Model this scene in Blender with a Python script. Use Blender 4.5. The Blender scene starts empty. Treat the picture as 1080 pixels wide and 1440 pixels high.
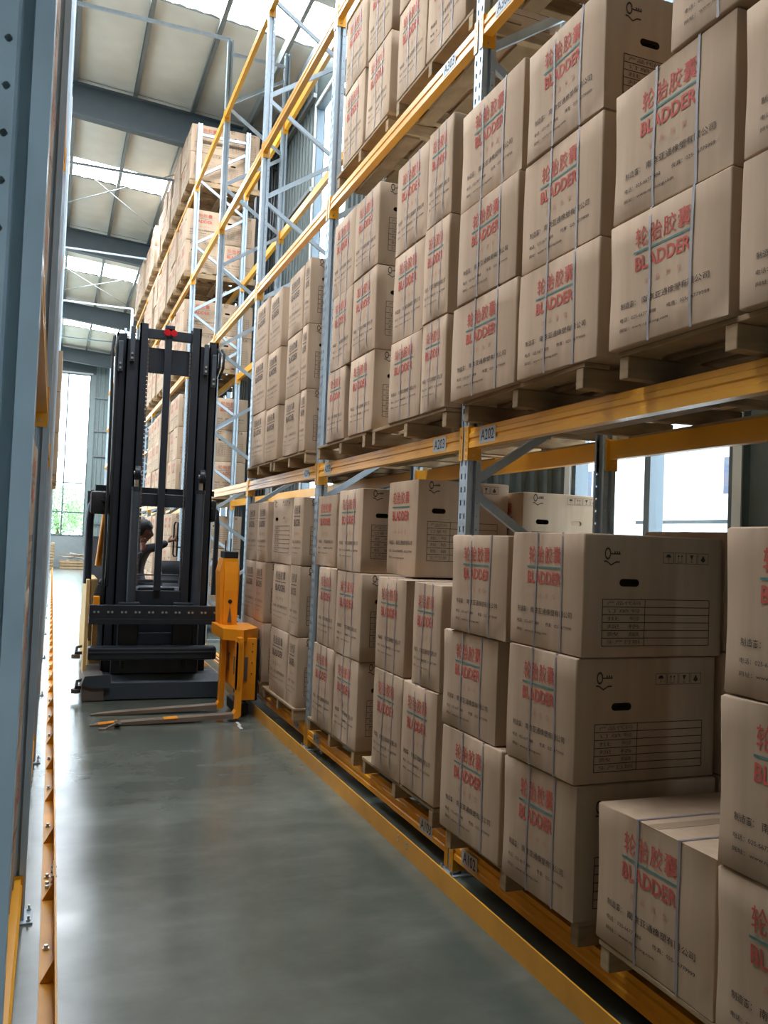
import bpy, bmesh, math, random
from mathutils import Vector, Matrix, noise
import numpy as np

rnd = random.Random(7)
scene = bpy.context.scene
COL = scene.collection

# ------------------------------------------------------------------ camera
F_PX, YAW, PITCH, ROLL = 1229.18, .3616, .0338, -.0396
CAM_Z = 1.65
fw = Vector((math.sin(YAW) * math.cos(PITCH), math.cos(YAW) * math.cos(PITCH), math.sin(PITCH)))
rt = Vector((math.cos(YAW), -math.sin(YAW), 0))
up = rt.cross(fw)
r2 = rt * math.cos(ROLL) - up * math.sin(ROLL)
u2 = rt * math.sin(ROLL) + up * math.cos(ROLL)
cam_d = bpy.data.cameras.new('camera')
cam_d.sensor_fit = 'HORIZONTAL'
cam_d.sensor_width = 36
cam_d.lens = F_PX / 1080 * 36
cam_d.clip_start = .02
cam_d.clip_end = 400
cam = bpy.data.objects.new('camera', cam_d)
COL.objects.link(cam)
cam.matrix_world = Matrix(((r2.x, u2.x, -fw.x, 0), (r2.y, u2.y, -fw.y, 0), (r2.z, u2.z, -fw.z, CAM_Z), (0, 0, 0, 1)))
scene.camera = cam

# ------------------------------------------------------------------ world, light, exposure
WORLD_STRENGTH = 22
SKYLIGHT_STRENGTH = 60.0
world = bpy.data.worlds.new('overcast_sky')
scene.world = world
world.use_nodes = True
wn = world.node_tree
bg = wn.nodes['Background']
tc = wn.nodes.new('ShaderNodeTexCoord')
sep = wn.nodes.new('ShaderNodeSeparateXYZ')
rp = wn.nodes.new('ShaderNodeValToRGB')
rp.color_ramp.elements[0].position = .35
rp.color_ramp.elements[0].color = (.62, .68, .74, 1)
rp.color_ramp.elements[1].position = .75
rp.color_ramp.elements[1].color = (.86, .93, 1.0, 1)
mp = wn.nodes.new('ShaderNodeMath')
mp.operation = 'MULTIPLY_ADD'
mp.inputs[1].default_value = .5
mp.inputs[2].default_value = .5
wn.links.new(tc.outputs['Generated'], sep.inputs[0])
wn.links.new(sep.outputs['Z'], mp.inputs[0])
wn.links.new(mp.outputs[0], rp.inputs[0])
wn.links.new(rp.outputs[0], bg.inputs[0])
bg.inputs[1].default_value = WORLD_STRENGTH


def portal(name, loc, normal, sx, sy):
    """light portal in a window opening: it gives no light of its own, it only tells the
    renderer where the daylight comes in"""
    d = bpy.data.lights.new(name, 'AREA')
    d.shape = 'RECTANGLE'
    d.size, d.size_y = sx, sy
    d.cycles.is_portal = True
    o = bpy.data.objects.new(name, d)
    COL.objects.link(o)
    z = -Vector(normal)
    y = Vector((0, 0, 1))
    x = y.cross(z)
    o.matrix_world = Matrix(((x.x, y.x, z.x, loc[0]), (x.y, y.y, z.y, loc[1]), (x.z, y.z, z.z, loc[2]), (0, 0, 0, 1)))


scene.view_settings.view_transform = 'Standard'
scene.view_settings.look = 'None'
scene.view_settings.gamma = 1
scene.view_settings.use_curve_mapping = False
scene.view_settings.exposure = -0.4
scene.cycles.use_denoising = True
try:
    scene.cycles.denoiser = 'OPENIMAGEDENOISE'
    scene.cycles.denoising_input_passes = 'RGB_ALBEDO_NORMAL'
except Exception:
    pass
scene.cycles.max_bounces = 7
scene.cycles.diffuse_bounces = 4
scene.cycles.glossy_bounces = 3
scene.cycles.transparent_max_bounces = 12
scene.cycles.sample_clamp_indirect = 6
scene.cycles.caustics_reflective = False
scene.cycles.caustics_refractive = False


# ------------------------------------------------------------------ materials
def lin(c):
    return tuple(((v / 255) / 12.92 if v / 255 <= .04045 else ((v / 255 + .055) / 1.055) ** 2.4) for v in c)


def mat(name, rgb, rough=.6, metal=0., var=0., scale=8., stretch=(1, 1, 1), bump=0., objvar=0., coat=0., rvar=0., spec=.5):
    """procedural principled material: two-scale noise varies colour, roughness, relief"""
    m = bpy.data.materials.new(name)
    m.use_nodes = True
    nt = m.node_tree
    b = nt.nodes['Principled BSDF']
    c = lin(rgb)
    b.inputs['Roughness'].default_value = rough
    b.inputs['Metallic'].default_value = metal
    b.inputs['Specular IOR Level'].default_value = spec
    b.inputs['Coat Weight'].default_value = coat
    b.inputs['Coat Roughness'].default_value = .08
    t = nt.nodes.new('ShaderNodeTexCoord')
    mpg = nt.nodes.new('ShaderNodeMapping')
    mpg.inputs['Scale'].default_value = stretch
    n = nt.nodes.new('ShaderNodeTexNoise')
    n.inputs['Scale'].default_value = scale
    n.inputs['Detail'].default_value = 6
    nt.links.new(t.outputs['Object'], mpg.inputs[0])
    nt.links.new(mpg.outputs[0], n.inputs['Vector'])
    r = nt.nodes.new('ShaderNodeValToRGB')
    r.color_ramp.elements[0].position = .3
    r.color_ramp.elements[1].position = .7
    r.color_ramp.elements[0].color = tuple(v * (1 - var) for v in c) + (1,)
    r.color_ramp.elements[1].color = tuple(min(1, v * (1 + var)) for v in c) + (1,)
    nt.links.new(n.outputs['Fac'], r.inputs[0])
    out = r.outputs[0]
    if objvar:
        oi = nt.nodes.new('ShaderNodeObjectInfo')
        hs = nt.nodes.new('ShaderNodeHueSaturation')
        mr = nt.nodes.new('ShaderNodeMapRange')
        mr.inputs['To Min'].default_value = 1 - objvar
        mr.inputs['To Max'].default_value = 1 + objvar
        nt.links.new(oi.outputs['Random'], mr.inputs['Value'])
        nt.links.new(mr.outputs[0], hs.inputs['Value'])
        nt.links.new(out, hs.inputs['Color'])
        out = hs.outputs[0]
    nt.links.new(out, b.inputs['Base Color'])
    if rvar:
        mr2 = nt.nodes.new('ShaderNodeMapRange')
        mr2.inputs['To Min'].default_value = max(.02, rough - rvar)
        mr2.inputs['To Max'].default_value = rough + rvar
        nt.links.new(n.outputs['Fac'], mr2.inputs['Value'])
        nt.links.new(mr2.outputs[0], b.inputs['Roughness'])
    if bump:
        bp = nt.nodes.new('ShaderNodeBump')
        bp.inputs['Strength'].default_value = bump
        bp.inputs['Distance'].default_value = .01
        nt.links.new(n.outputs['Fac'], bp.inputs['Height'])
        nt.links.new(bp.outputs[0], b.inputs['Normal'])
    return m


M = {}
M['card'] = mat('brown_cardboard', (180, 155, 130), .85, var=.07, scale=3, stretch=(6, 6, .6), bump=.15, objvar=.07, spec=.2)
M['hole_shade'] = mat('hand_hole_shade', (60, 45, 34), .9)  # dark tone paints in the shade of the hand holes
M['red'] = mat('red_print', (184, 88, 76), .8, var=.14, scale=40, spec=.2)
M['pale_red'] = mat('faded_red_print', (184, 130, 106), .85, var=.06, scale=40, spec=.2)
M['teal'] = mat('teal_print', (80, 124, 122), .8, var=.12, scale=40, spec=.2)
M['ink'] = mat('black_print', (74, 62, 54), .8, var=.2, scale=40, spec=.2)
M['ink_grey'] = mat('grey_print', (104, 90, 80), .8, var=.15, scale=40, spec=.2)
M['strap'] = mat('plastic_strap', (140, 132, 132), .55, var=.1, scale=20)
M['tape'] = mat('parcel_tape', (160, 136, 112), .7, var=.05, spec=.15)
M['galv'] = mat('galvanized_steel', (168, 182, 192), .42, metal=.2, var=.10, scale=14, stretch=(1, 1, .5), rvar=.08)
M['orange'] = mat('orange_yellow_enamel', (224, 158, 42), .36, var=.06, scale=3, bump=.03)
M['orange_rail'] = mat('guard_rail_enamel', (214, 150, 44), .42, var=.1, scale=5)
M['wood'] = mat('raw_pallet_wood', (158, 134, 104), .85, var=.22, scale=5, stretch=(1.5, 1.5, 6), bump=.25, objvar=.14, spec=.2)
M['label'] = mat('grey_white_sticker', (176, 182, 184), .5)
M['label_ink'] = mat('sticker_ink', (30, 32, 40), .6)
M['foil'] = mat('white_foil_insulation', (206, 202, 190), .5, var=.07, scale=2.2, bump=1.0, spec=.4)
M['rafter'] = mat('painted_steel_rafter', (72, 82, 87), .55, var=.06)
M['purlin'] = mat('galvanized_purlin', (112, 116, 114), .5, metal=.3, var=.08)
M['clad'] = mat('grey_green_wall_cladding', (112, 124, 122), .5, var=.05)
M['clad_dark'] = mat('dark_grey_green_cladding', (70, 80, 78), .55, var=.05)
M['plaster'] = mat('grey_plaster', (128, 136, 136), .85, var=.05, bump=.1)
M['frame'] = mat('dark_window_frame', (72, 84, 92), .45)
M['trim'] = mat('pale_window_trim', (196, 200, 196), .5)
M['tblack'] = mat('truck_black_enamel', (30, 36, 44), .42, var=.12, scale=6)
M['tgrey'] = mat('truck_dark_grey', (58, 66, 74), .45, var=.08, scale=6)
M['tyellow'] = mat('truck_yellow_enamel', (240, 150, 22), .4, var=.06, scale=4)
M['tcream'] = mat('truck_side_panel', (206, 172, 112), .45, var=.06)
M['rubber'] = mat('black_rubber', (24, 24, 26), .6)
M['worn'] = mat('worn_fork_steel', (134, 116, 100), .5, metal=.3, var=.2, scale=12, stretch=(.4, 3, 3))
M['bolt'] = mat('zinc_bolt', (186, 188, 186), .3, metal=.8)
M['dirty'] = mat('dusty_brown_steel', (92, 82, 76), .6, var=.15)
M['redlamp'] = mat('red_lens', (170, 20, 30), .2)
M['skin'] = mat('skin', (150, 104, 84), .6)
M['hair'] = mat('black_hair', (24, 20, 20), .6)
M['cloth'] = mat('dark_grey_workwear', (66, 64, 72), .85, var=.1, scale=20)
M['leaf'] = mat('leaf_green', (140, 172, 120), .6, var=.25, scale=2)
M['bark'] = mat('bark', (96, 80, 66), .9)
M['facade'] = mat('white_render_facade', (214, 220, 226), .8, var=.02)
M['facwin'] = mat('facade_window_glass', (54, 62, 82), .6)
M['paper'] = mat('white_packing_film', (214, 212, 208), .5)
M['ground'] = mat('pale_yard_concrete', (176, 176, 170), .8, var=.06)


def emit(name, rgb, s):
    m = bpy.data.materials.new(name)
    m.use_nodes = True
    nt = m.node_tree
    nt.nodes.clear()
    e = nt.nodes.new('ShaderNodeEmission')
    e.inputs[0].default_value = lin(rgb) + (1,)
    e.inputs[1].default_value = s
    o = nt.nodes.new('ShaderNodeOutputMaterial')
    nt.links.new(e.outputs[0], o.inputs[0])
    return m


M['skylight'] = emit('daylit_translucent_skylight', (238, 246, 255), SKYLIGHT_STRENGTH)


def glass():
    m = bpy.data.materials.new('window_glass')
    m.use_nodes = True
    nt = m.node_tree
    nt.nodes.clear()
    tr = nt.nodes.new('ShaderNodeBsdfTransparent')
    tr.inputs[0].default_value = (.9, .95, .97, 1)
    gl = nt.nodes.new('ShaderNodeBsdfGlossy')
    gl.inputs['Roughness'].default_value = .02
    mx = nt.nodes.new('ShaderNodeMixShader')
    o = nt.nodes.new('ShaderNodeOutputMaterial')
    mx.inputs[0].default_value = .07
    nt.links.new(tr.outputs[0], mx.inputs[1])
    nt.links.new(gl.outputs[0], mx.inputs[2])
    nt.links.new(mx.outputs[0], o.inputs[0])
    return m


M['glass'] = glass()


def concrete():
    m = bpy.data.materials.new('polished_concrete')
    m.use_nodes = True
    nt = m.node_tree
    b = nt.nodes['Principled BSDF']
    t = nt.nodes.new('ShaderNodeTexCoord')

    def nz(scale, stretch, detail=4, rough=.5):
        mpg = nt.nodes.new('ShaderNodeMapping')
        mpg.inputs['Scale'].default_value = stretch
        n = nt.nodes.new('ShaderNodeTexNoise')
        n.inputs['Scale'].default_value = scale
        n.inputs['Detail'].default_value = detail
        n.inputs['Roughness'].default_value = rough
        nt.links.new(t.outputs['Object'], mpg.inputs[0])
        nt.links.new(mpg.outputs[0], n.inputs['Vector'])
        return n.outputs['Fac']

    def rng(src, lo, hi, a=.25, c=.75):
        mr = nt.nodes.new('ShaderNodeMapRange')
        mr.interpolation_type = 'SMOOTHSTEP'
        mr.inputs['From Min'].default_value = a
        mr.inputs['From Max'].default_value = c
        mr.inputs['To Min'].default_value = lo
        mr.inputs['To Max'].default_value = hi
        nt.links.new(src, mr.inputs['Value'])
        return mr.outputs[0]
    broad = nz(.7, (1, .6, 1), 3)
    fine = nz(5, (1, 1, 1), 6, .65)
    streak = nz(1.6, (1, 2.6, 1), 4)
    mx = nt.nodes.new('ShaderNodeMixRGB')
    mx.inputs[1].default_value = lin((80, 86, 78)) + (1,)
    mx.inputs[2].default_value = lin((104, 108, 98)) + (1,)
    nt.links.new(rng(broad, 0, 1), mx.inputs[0])
    m2 = nt.nodes.new('ShaderNodeMixRGB')
    m2.blend_type = 'MULTIPLY'
    m2.inputs[0].default_value = .35
    nt.links.new(mx.outputs[0], m2.inputs[1])
    nt.links.new(rng(fine, .7, 1.25), m2.inputs[2])
    m3 = nt.nodes.new('ShaderNodeMixRGB')
    m3.inputs[2].default_value = lin((138, 140, 130)) + (1,)
    nt.links.new(rng(streak, 0, .28, .45, .9), m3.inputs[0])
    nt.links.new(m2.outputs[0], m3.inputs[1])
    nt.links.new(m3.outputs[0], b.inputs['Base Color'])
    nt.links.new(rng(streak, .17, .27, .2, .8), b.inputs['Roughness'])
    b.inputs['Specular IOR Level'].default_value = .6
    bp = nt.nodes.new('ShaderNodeBump')
    bp.inputs['Strength'].default_value = .02
    bp.inputs['Distance'].default_value = .02
    nt.links.new(broad, bp.inputs['Height'])
    nt.links.new(bp.outputs[0], b.inputs['Normal'])
    return m


M['floor'] = concrete()


# ------------------------------------------------------------------ mesh helpers
class MB:
    """collects geometry for ONE mesh object"""

    def __init__(self):
        self.v, self.f, self.m, self.mats = [], [], [], []

    def mi(self, m):
        if m not in self.mats:
            self.mats.append(m)
        return self.mats.index(m)

    def add(self, vs, fs, m):
        k = len(self.v)
        self.v += [tuple(p) for p in vs]
        self.f += [tuple(i + k for i in f) for f in fs]
        self.m += [self.mi(m)] * len(fs)

    def box(self, x0, x1, y0, y1, z0, z1, m, b=0.):
        if b <= 0:
            vs = [(x, y, z) for x in (x0, x1) for y in (y0, y1) for z in (z0, z1)]
            fs = [(0, 1, 3, 2), (4, 6, 7, 5), (0, 4, 5, 1), (2, 3, 7, 6), (0, 2, 6, 4), (1, 5, 7, 3)]
            self.add(vs, fs, m)
            return
        bm = bmesh.new()
        bmesh.ops.create_cube(bm, size=1, matrix=Matrix.Translation(((x0 + x1) / 2, (y0 + y1) / 2, (z0 + z1) / 2)) @ Matrix.Diagonal((x1 - x0, y1 - y0, z1 - z0, 1)))
        bmesh.ops.bevel(bm, geom=bm.edges[:], offset=b, segments=2, affect='EDGES', profile=.5)
        self.bm(bm, m)

    def bm(self, bm, m):
        bm.verts.index_update()
        self.add([v.co[:] for v in bm.verts], [[v.index for v in f.verts] for f in bm.faces], m)
        bm.free()

    def obox(self, mtx, sx, sy, sz, m):
        vs = [mtx @ Vector((x, y, z)) for x in (-sx / 2, sx / 2) for y in (-sy / 2, sy / 2) for z in (-sz / 2, sz / 2)]
        self.add(vs, [(0, 1, 3, 2), (4, 6, 7, 5), (0, 4, 5, 1), (2, 3, 7, 6), (0, 2, 6, 4), (1, 5, 7, 3)], m)

    def prism(self, prof, axis, a0, a1, m, closed=True, caps=True):
        """extrude a 2D profile along an axis; profile gives the two other coordinates in xyz order"""
        n = len(prof)

        def P(p, a):
            return {'x': (a, p[0], p[1]), 'y': (p[0], a, p[1]), 'z': (p[0], p[1], a)}[axis]
        vs = [P(p, a0) for p in prof] + [P(p, a1) for p in prof]
        fs = [(i, (i + 1) % n, (i + 1) % n + n, i + n) for i in range(n if closed else n - 1)]
        if closed and caps:
            fs += [tuple(range(n))[::-1], tuple(range(n, 2 * n))]
        self.add(vs, fs, m)

    def tube(self, pts, r, m, n=8, caps=True):
        pts = [Vector(p) for p in pts]
        rs = r if isinstance(r, (list, tuple)) else [r] * len(pts)
        vs, fs = [], []
        pu = None
        for i, p in enumerate(pts):
            d = (pts[min(i + 1, len(pts) - 1)] - pts[max(i - 1, 0)]).normalized()
            if pu is None:
                pu = d.orthogonal().normalized()
            pu = (pu - d * pu.dot(d)).normalized()
            w = d.cross(pu)
            for k in range(n):
                a = 2 * math.pi * k / n
                vs.append(p + (pu * math.cos(a) + w * math.sin(a)) * rs[i])
        for i in range(len(pts) - 1):
            for k in range(n):
                fs.append((i * n + k, i * n + (k + 1) % n, (i + 1) * n + (k + 1) % n, (i + 1) * n + k))
        if caps:
            fs.append(tuple(range(n))[::-1])
            fs.append(tuple((len(pts) - 1) * n + k for k in range(n)))
        self.add(vs, fs, m)

    def mesh(self, name, smooth=False):
        me = bpy.data.meshes.new(name)
        me.from_pydata(self.v, [], self.f)
        for m in self.mats:
            me.materials.append(m)
        me.polygons.foreach_set('material_index', self.m)
        bm = bmesh.new()
        bm.from_mesh(me)
        bmesh.ops.recalc_face_normals(bm, faces=bm.faces[:])
        bm.to_mesh(me)
        bm.free()
        if smooth:
            me.polygons.foreach_set('use_smooth', [True] * len(me.polygons))
            me.set_sharp_from_angle(angle=math.radians(40))
        me.update()
        return me

    def build(self, name, parent=None, smooth=False, loc=None):
        return obj(name, self.mesh(name, smooth), parent, loc)


def obj(name, me, parent=None, loc=None, rz=0.):
    o = bpy.data.objects.new(name, me)
    COL.objects.link(o)
    if parent:
        o.parent = parent
    if loc:
        o.location = loc
    if rz:
        o.rotation_euler.z = rz
    return o


def tag(o, label=None, cat=None, group=None, kind=None):
    if label:
        o['label'] = label
    if cat:
        o['category'] = cat
    if group:
        o['group'] = group
    if kind:
        o['kind'] = kind
    return o


def thing(name, loc, label, cat, group=None, rz=0.):
    o = obj(name, None, None, loc, rz)
    return tag(o, label, cat, group)


# ------------------------------------------------------------------ setting
ROOF_Z0, ROOF_SL = 9.36, -.07            # underside of the purlins at x=0 and its slope towards +x


def roof_z(x):
    return ROOF_Z0 + ROOF_SL * x


XL, XW, YB, YE = -9.0, 3.6, -7.0, 40.2   # inner faces of the hall
b = MB()
b.box(XL, XW + .2, YB, YE + .2, -.2, 0, M['floor'])
tag(b.build('floor'), kind='structure')

# windows of the right wall: y0, y1
RW = [(-3.8, -2.1), (3.9, 5.56), (11.45, 13.15), (19.2, 20.9), (26.9, 28.6), (34.6, 36.3)]
WZ0, WZ1 = 1.2, 8.45


def corr(b, x, y0, y1, z0, z1, m, axis='y', s=-1):
    """trapezoid-ribbed cladding sheet facing s along its normal"""
    P, prof, y = .2, [], y0
    while y < y1 - 1e-6:
        for dy, dx in ((0, 0), (.11, 0), (.13, .03), (.18, .03), (.2, 0)):
            yy = min(y + dy, y1)
            prof.append((x + s * dx, yy))
        y += P
    if axis == 'y':
        b.prism(prof, 'z', z0, z1, m, closed=False)
    else:
        b.prism([(p[1], p[0]) for p in prof], 'z', z0, z1, m, closed=False)


wall = obj('wall_right', None)
tag(wall, kind='structure')
edges = [YB] + [v for w in RW for v in w] + [YE]
for k in range(0, len(edges), 2):
    y0, y1 = edges[k], edges[k + 1]
    b = MB()
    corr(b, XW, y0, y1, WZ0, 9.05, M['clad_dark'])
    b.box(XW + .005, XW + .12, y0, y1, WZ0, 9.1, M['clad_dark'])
    b.build('cladding_sheet', wall)
b = MB()
b.box(XW, XW + .15, YB, YE, 0, WZ0, M['plaster'])
for (y0, y1) in RW:
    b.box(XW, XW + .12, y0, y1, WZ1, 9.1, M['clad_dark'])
b.build('masonry_base', wall)
for z in (2.6, 4.1, 5.6, 7.1, 8.6):
    for k in range(0, len(edges), 2):
        g = MB()
        g.box(XW - .09, XW - .032, edges[k], edges[k + 1], z, z + .07, M['purlin'])
        g.build('girt', wall)


def window(name, y0, y1, z0, z1, mull_y, bars, x=None, axis='y', fr=M['frame'], tr=M['trim']):
    root = obj(name, None)
    tag(root, kind='structure')

    def bx(b, a0, a1, d0, d1, c0, c1, m):
        if axis == 'y':
            b.box(x + d0, x + d1, a0, a1, c0, c1, m)
        else:
            b.box(a0, a1, x + d0, x + d1, c0, c1, m)
    b = MB()
    w = .05
    bx(b, y0, y0 + w, -.02, .09, z0, z1, fr)
    bx(b, y1 - w, y1, -.02, .09, z0, z1, fr)
    bx(b, y0, y1, -.02, .09, z0, z0 + w, fr)
    bx(b, y0, y1, -.02, .09, z1 - w, z1, fr)
    for my in mull_y:
        bx(b, my - .03, my + .03, -.02, .09, z0, z1, fr)
    for bz in bars:
        bx(b, y0, y1, -.01, .08, bz - .025, bz + .025, fr)
    b.build('window_frame', root)
    b = MB()
    bx(b, y0 - .07, y0, -.04, .11, z0, z1 + .07, tr)
    bx(b, y1, y1 + .07, -.04, .11, z0, z1 + .07, tr)
    bx(b, y0, y1, -.04, .11, z1, z1 + .07, tr)
    b.build('window_surround', root)
    ys = [y0] + list(mull_y) + [y1]
    zs = [z0] + list(bars) + [z1]
    for i in range(len(ys) - 1):
        for k in range(len(zs) - 1):
            b = MB()
            bx(b, ys[i] + .028, ys[i + 1] - .028, .03, .034, zs[k] + .024, zs[k + 1] - .024, M['glass'])
            b.build('pane', root)
    return root


for i, (y0, y1) in enumerate(RW):
    window('window_%d' % (i + 1), y0, y1, WZ0, WZ1, [y0 + .47 * (y1 - y0)], [2.95, 4.7, 6.5], x=XW)
    portal('window_portal', (XW + .16, (y0 + y1) / 2, (WZ0 + WZ1) / 2), (-1, 0, 0), y1 - y0, WZ1 - WZ0)

# far end wall
ew = tag(obj('wall_far', None), kind='structure')
EW0, EW1, EZ0, EZ1 = -6.5, 1.28, 1.36, 8.42
b = MB()
b.box(XL, XW, YE, YE + .15, 0, EZ0, M['plaster'])
b.build('masonry_base', ew)
b = MB()
corr(b, YE, EW1 + .2, XW, EZ0, 9.6, M['clad'], axis='x')
b.box(EW1 + .2, XW, YE + .01, YE + .1, EZ0, 9.6, M['clad'])
b.build('cladding_sheet', ew)
b = MB()
b.box(XL, EW0, YE, YE + .1, EZ0, 10, M['clad'])
b.box(EW0, EW1 + .2, YE, YE + .1, EZ1, 10, M['rafter'])
b.build('upper_cladding', ew)
b = MB()
b.box(EW1, EW1 + .2, YE - .1, YE, 1.0, EZ1, M['clad'])
b.build('wall_post', ew)
for z in (1.9, 3.4, 4.85, 5.95, 7.4):
    b = MB()
    b.box(EW1 + .2, XW - .1, YE - .09, YE - .032, z, z + .07, M['purlin'])
    b.build('girt', ew)
window('window_7', EW0, EW1, EZ0, EZ1, [-5.2, -3.9, -2.6, -1.3, .35], [2.38, 3.66], x=YE, axis='x')
portal('window_portal', ((EW0 + EW1) / 2, YE + .16, (EZ0 + EZ1) / 2), (0, -1, 0), EW1 - EW0, EZ1 - EZ0)
# left and back walls (out of the picture, they close the hall)
wl = tag(obj('wall_left', None), kind='structure')
LW_ADDED = [(11.0, 14.0), (18.7, 21.7), (26.4, 29.4)]  # unseen windows, added to light the fronts of the right-hand stacks
edl = [YB] + [v for w in LW_ADDED for v in w] + [YE]
for k in range(0, len(edl), 2):
    b = MB()
    b.box(XL - .15, XL, edl[k], edl[k + 1], WZ0, 10.2, M['clad'])
    b.build('cladding_sheet', wl)
b = MB()
b.box(XL - .15, XL, YB, YE, 0, WZ0, M['plaster'])
for (y0, y1) in LW_ADDED:
    b.box(XL - .15, XL, y0, y1, WZ1, 10.2, M['clad'])
b.build('masonry_base', wl)
for i, (y0, y1) in enumerate(LW_ADDED):
    window('window_%d' % (i + 8), y0, y1, WZ0, WZ1, [(y0 + y1) / 2], [2.95, 4.7, 6.5], x=XL - .1)
    portal('window_portal', (XL - .2, (y0 + y1) / 2, (WZ0 + WZ1) / 2), (1, 0, 0), y1 - y0, WZ1 - WZ0)
b = MB()
b.box(XL, XW, YB - .15, YB, 0, 10.2, M['clad'])
tag(b.build('wall_back'), kind='structure')

# roof: rafters, purlins, foil panels, skylight strips
ceil = tag(obj('ceiling', None), kind='structure')
RAFT = [.3, 8.1, 15.9, 23.7, 31.5, 39.3]
for y in RAFT:
    b = MB()

    def rz_(x, d):
        return roof_z(x) - d
    # tapered I-beam, deeper towards the eave
    d0, d1 = .42, .62
    for (ya, yb, ta, tb) in ((y - .1, y + .1, 0, .02), (y - .1, y + .1, None, None), (y - .006, y + .006, 0, 1)):
        if ta is None:
            vs = [(XL, ya, rz_(XL, d0)), (XL, yb, rz_(XL, d0)), (XW, ya, rz_(XW, d1)), (XW, yb, rz_(XW, d1)),
                  (XL, ya, rz_(XL, d0 - .02)), (XL, yb, rz_(XL, d0 - .02)), (XW, ya, rz_(XW, d1 - .02)), (XW, yb, rz_(XW, d1 - .02))]
        elif tb == .02:
            vs = [(XL, ya, rz_(XL, .02)), (XL, yb, rz_(XL, .02)), (XW, ya, rz_(XW, .02)), (XW, yb, rz_(XW, .02)),
                  (XL, ya, rz_(XL, 0)), (XL, yb, rz_(XL, 0)), (XW, ya, rz_(XW, 0)), (XW, yb, rz_(XW, 0))]
        else:
            vs = [(XL, ya, rz_(XL, d0)), (XL, yb, rz_(XL, d0)), (XW, ya, rz_(XW, d1)), (XW, yb, rz_(XW, d1)),
                  (XL, ya, rz_(XL, 0)), (XL, yb, rz_(XL, 0)), (XW, ya, rz_(XW, 0)), (XW, yb, rz_(XW, 0))]
        b.add(vs, [(0, 1, 3, 2), (4, 6, 7, 5), (0, 2, 6, 4), (1, 5, 7, 3), (0, 4, 5, 1), (2, 3, 7, 6)], M['rafter'])
    b.build('rafter', ceil)
    c = MB()
    for (xa, xb, ya, yb) in ((3.22, 3.24, y - .1, y + .1), (3.48, 3.5, y - .1, y + .1), (3.24, 3.48, y - .006, y + .006)):
        c.box(xa, xb, ya, yb, 0, 8.75, M['rafter'])
    c.box(3.18, 3.54, y - .16, y + .16, 0, .02, M['rafter'])
    tag(c.build('trim_1'), kind='structure')
for k in range(-8, 4):
    b = MB()
    z = roof_z(k)
    b.box(k - .035, k + .035, YB, YE, z, z + .012, M['purlin'])
    b.box(k - .035, k - .029, YB, YE, z, z + .16, M['purlin'])
    b.box(k - .035, k + .035, YB, YE, z + .15, z + .16, M['purlin'])
    b.build('purlin', ceil)
b = MB()
b.box(3.3, 3.36, YB, YE, 8.72, 8.98, M['rafter'])
b.box(2.9, 2.96, YB, YE, 8.9, 9.08, M['purlin'])
b.build('eave_beam', ceil)
SKY = [(4.5, 5.6), (11.8, 12.9), (19.35, 20.35), (26.5, 27.9), (34.0, 35.5)]  # first strip is unseen, added to brighten the near stacks
pan = {}


def foil_mesh(L):
    key = round(L, 2)
    if key in pan:
        return pan[key]
    b = MB()
    nx, ny = 6, max(4, int(L * 2))
    vs, fs = [], []
    for i in range(nx + 1):
        for j in range(ny + 1):
            u = i / nx
            sag = .05 * math.sin(math.pi * u) * min(1, 2.5 * j / ny, 2.5 * (1 - j / ny)) + .012 * noise.noise((i * .9, j * .8, L))
            vs.append((u * .93 + .035, j / ny * L, -ROOF_SL * 0 + ROOF_SL * u - sag + .10))
    for i in range(nx):
        for j in range(ny):
            a = i * (ny + 1) + j
            fs.append((a, a + 1, a + ny + 2, a + ny + 1))
    b.add(vs, fs, M['foil'])
    pan[key] = b.mesh('foil_panel', True)
    return pan[key]


cuts = sorted([YB, YE] + [v for s in SKY for v in s] + RAFT)
for k in range(-9, 4):
    z = roof_z(k)
    for y0, y1 in zip(cuts[:-1], cuts[1:]):
        ym = (y0 + y1) / 2
        if any(a < ym < c for a, c in SKY):
            b = MB()
            n = 8
            pr = []
            for q in range(n + 1):
                u = .035 + .93 * q / n
                pr.append((u, ROOF_SL * u + .12 + (.02 if q % 2 else 0)))
            b.prism(pr, 'y', 0, y1 - y0, M['skylight'], closed=False)
            o = b.build('skylight_panel', ceil, loc=(k, y0, z))
        else:
            # leave room for the billowing panel ends at the rafters
            obj('foil_panel', foil_mesh(y1 - y0 - .02), ceil, (k, y0 + .01, z))
b = MB()
b.add([(XL, YB, roof_z(XL) + .22), (XW + .2, YB, roof_z(XW + .2) + .22), (XW + .2, YE + .2, roof_z(XW + .2) + .22), (XL, YE + .2, roof_z(XL) + .22),
       (XL, YB, roof_z(XL) + .26), (XW + .2, YB, roof_z(XW + .2) + .26), (XW + .2, YE + .2, roof_z(XW + .2) + .26), (XL, YE + .2, roof_z(XL) + .26)],
      [(0, 1, 2, 3), (4, 5, 6, 7), (0, 1, 5, 4), (1, 2, 6, 5), (2, 3, 7, 6), (3, 0, 4, 7)], M['purlin'])
b.build('roof_sheet', ceil)
for (p, q) in (((-1.6, 16.2, 9.2), (3.2, 23.4, 8.85)), ((3.2, 16.2, 8.85), (-1.6, 23.4, 9.2)), ((-1.6, 24, 9.2), (3.2, 31.2, 8.85)), ((3.2, 24, 8.85), (-1.6, 31.2, 9.2))):
    b = MB()
    b.tube([p, q], .012, M['purlin'], 6)
    b.build('bracing_rod', ceil)

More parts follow.
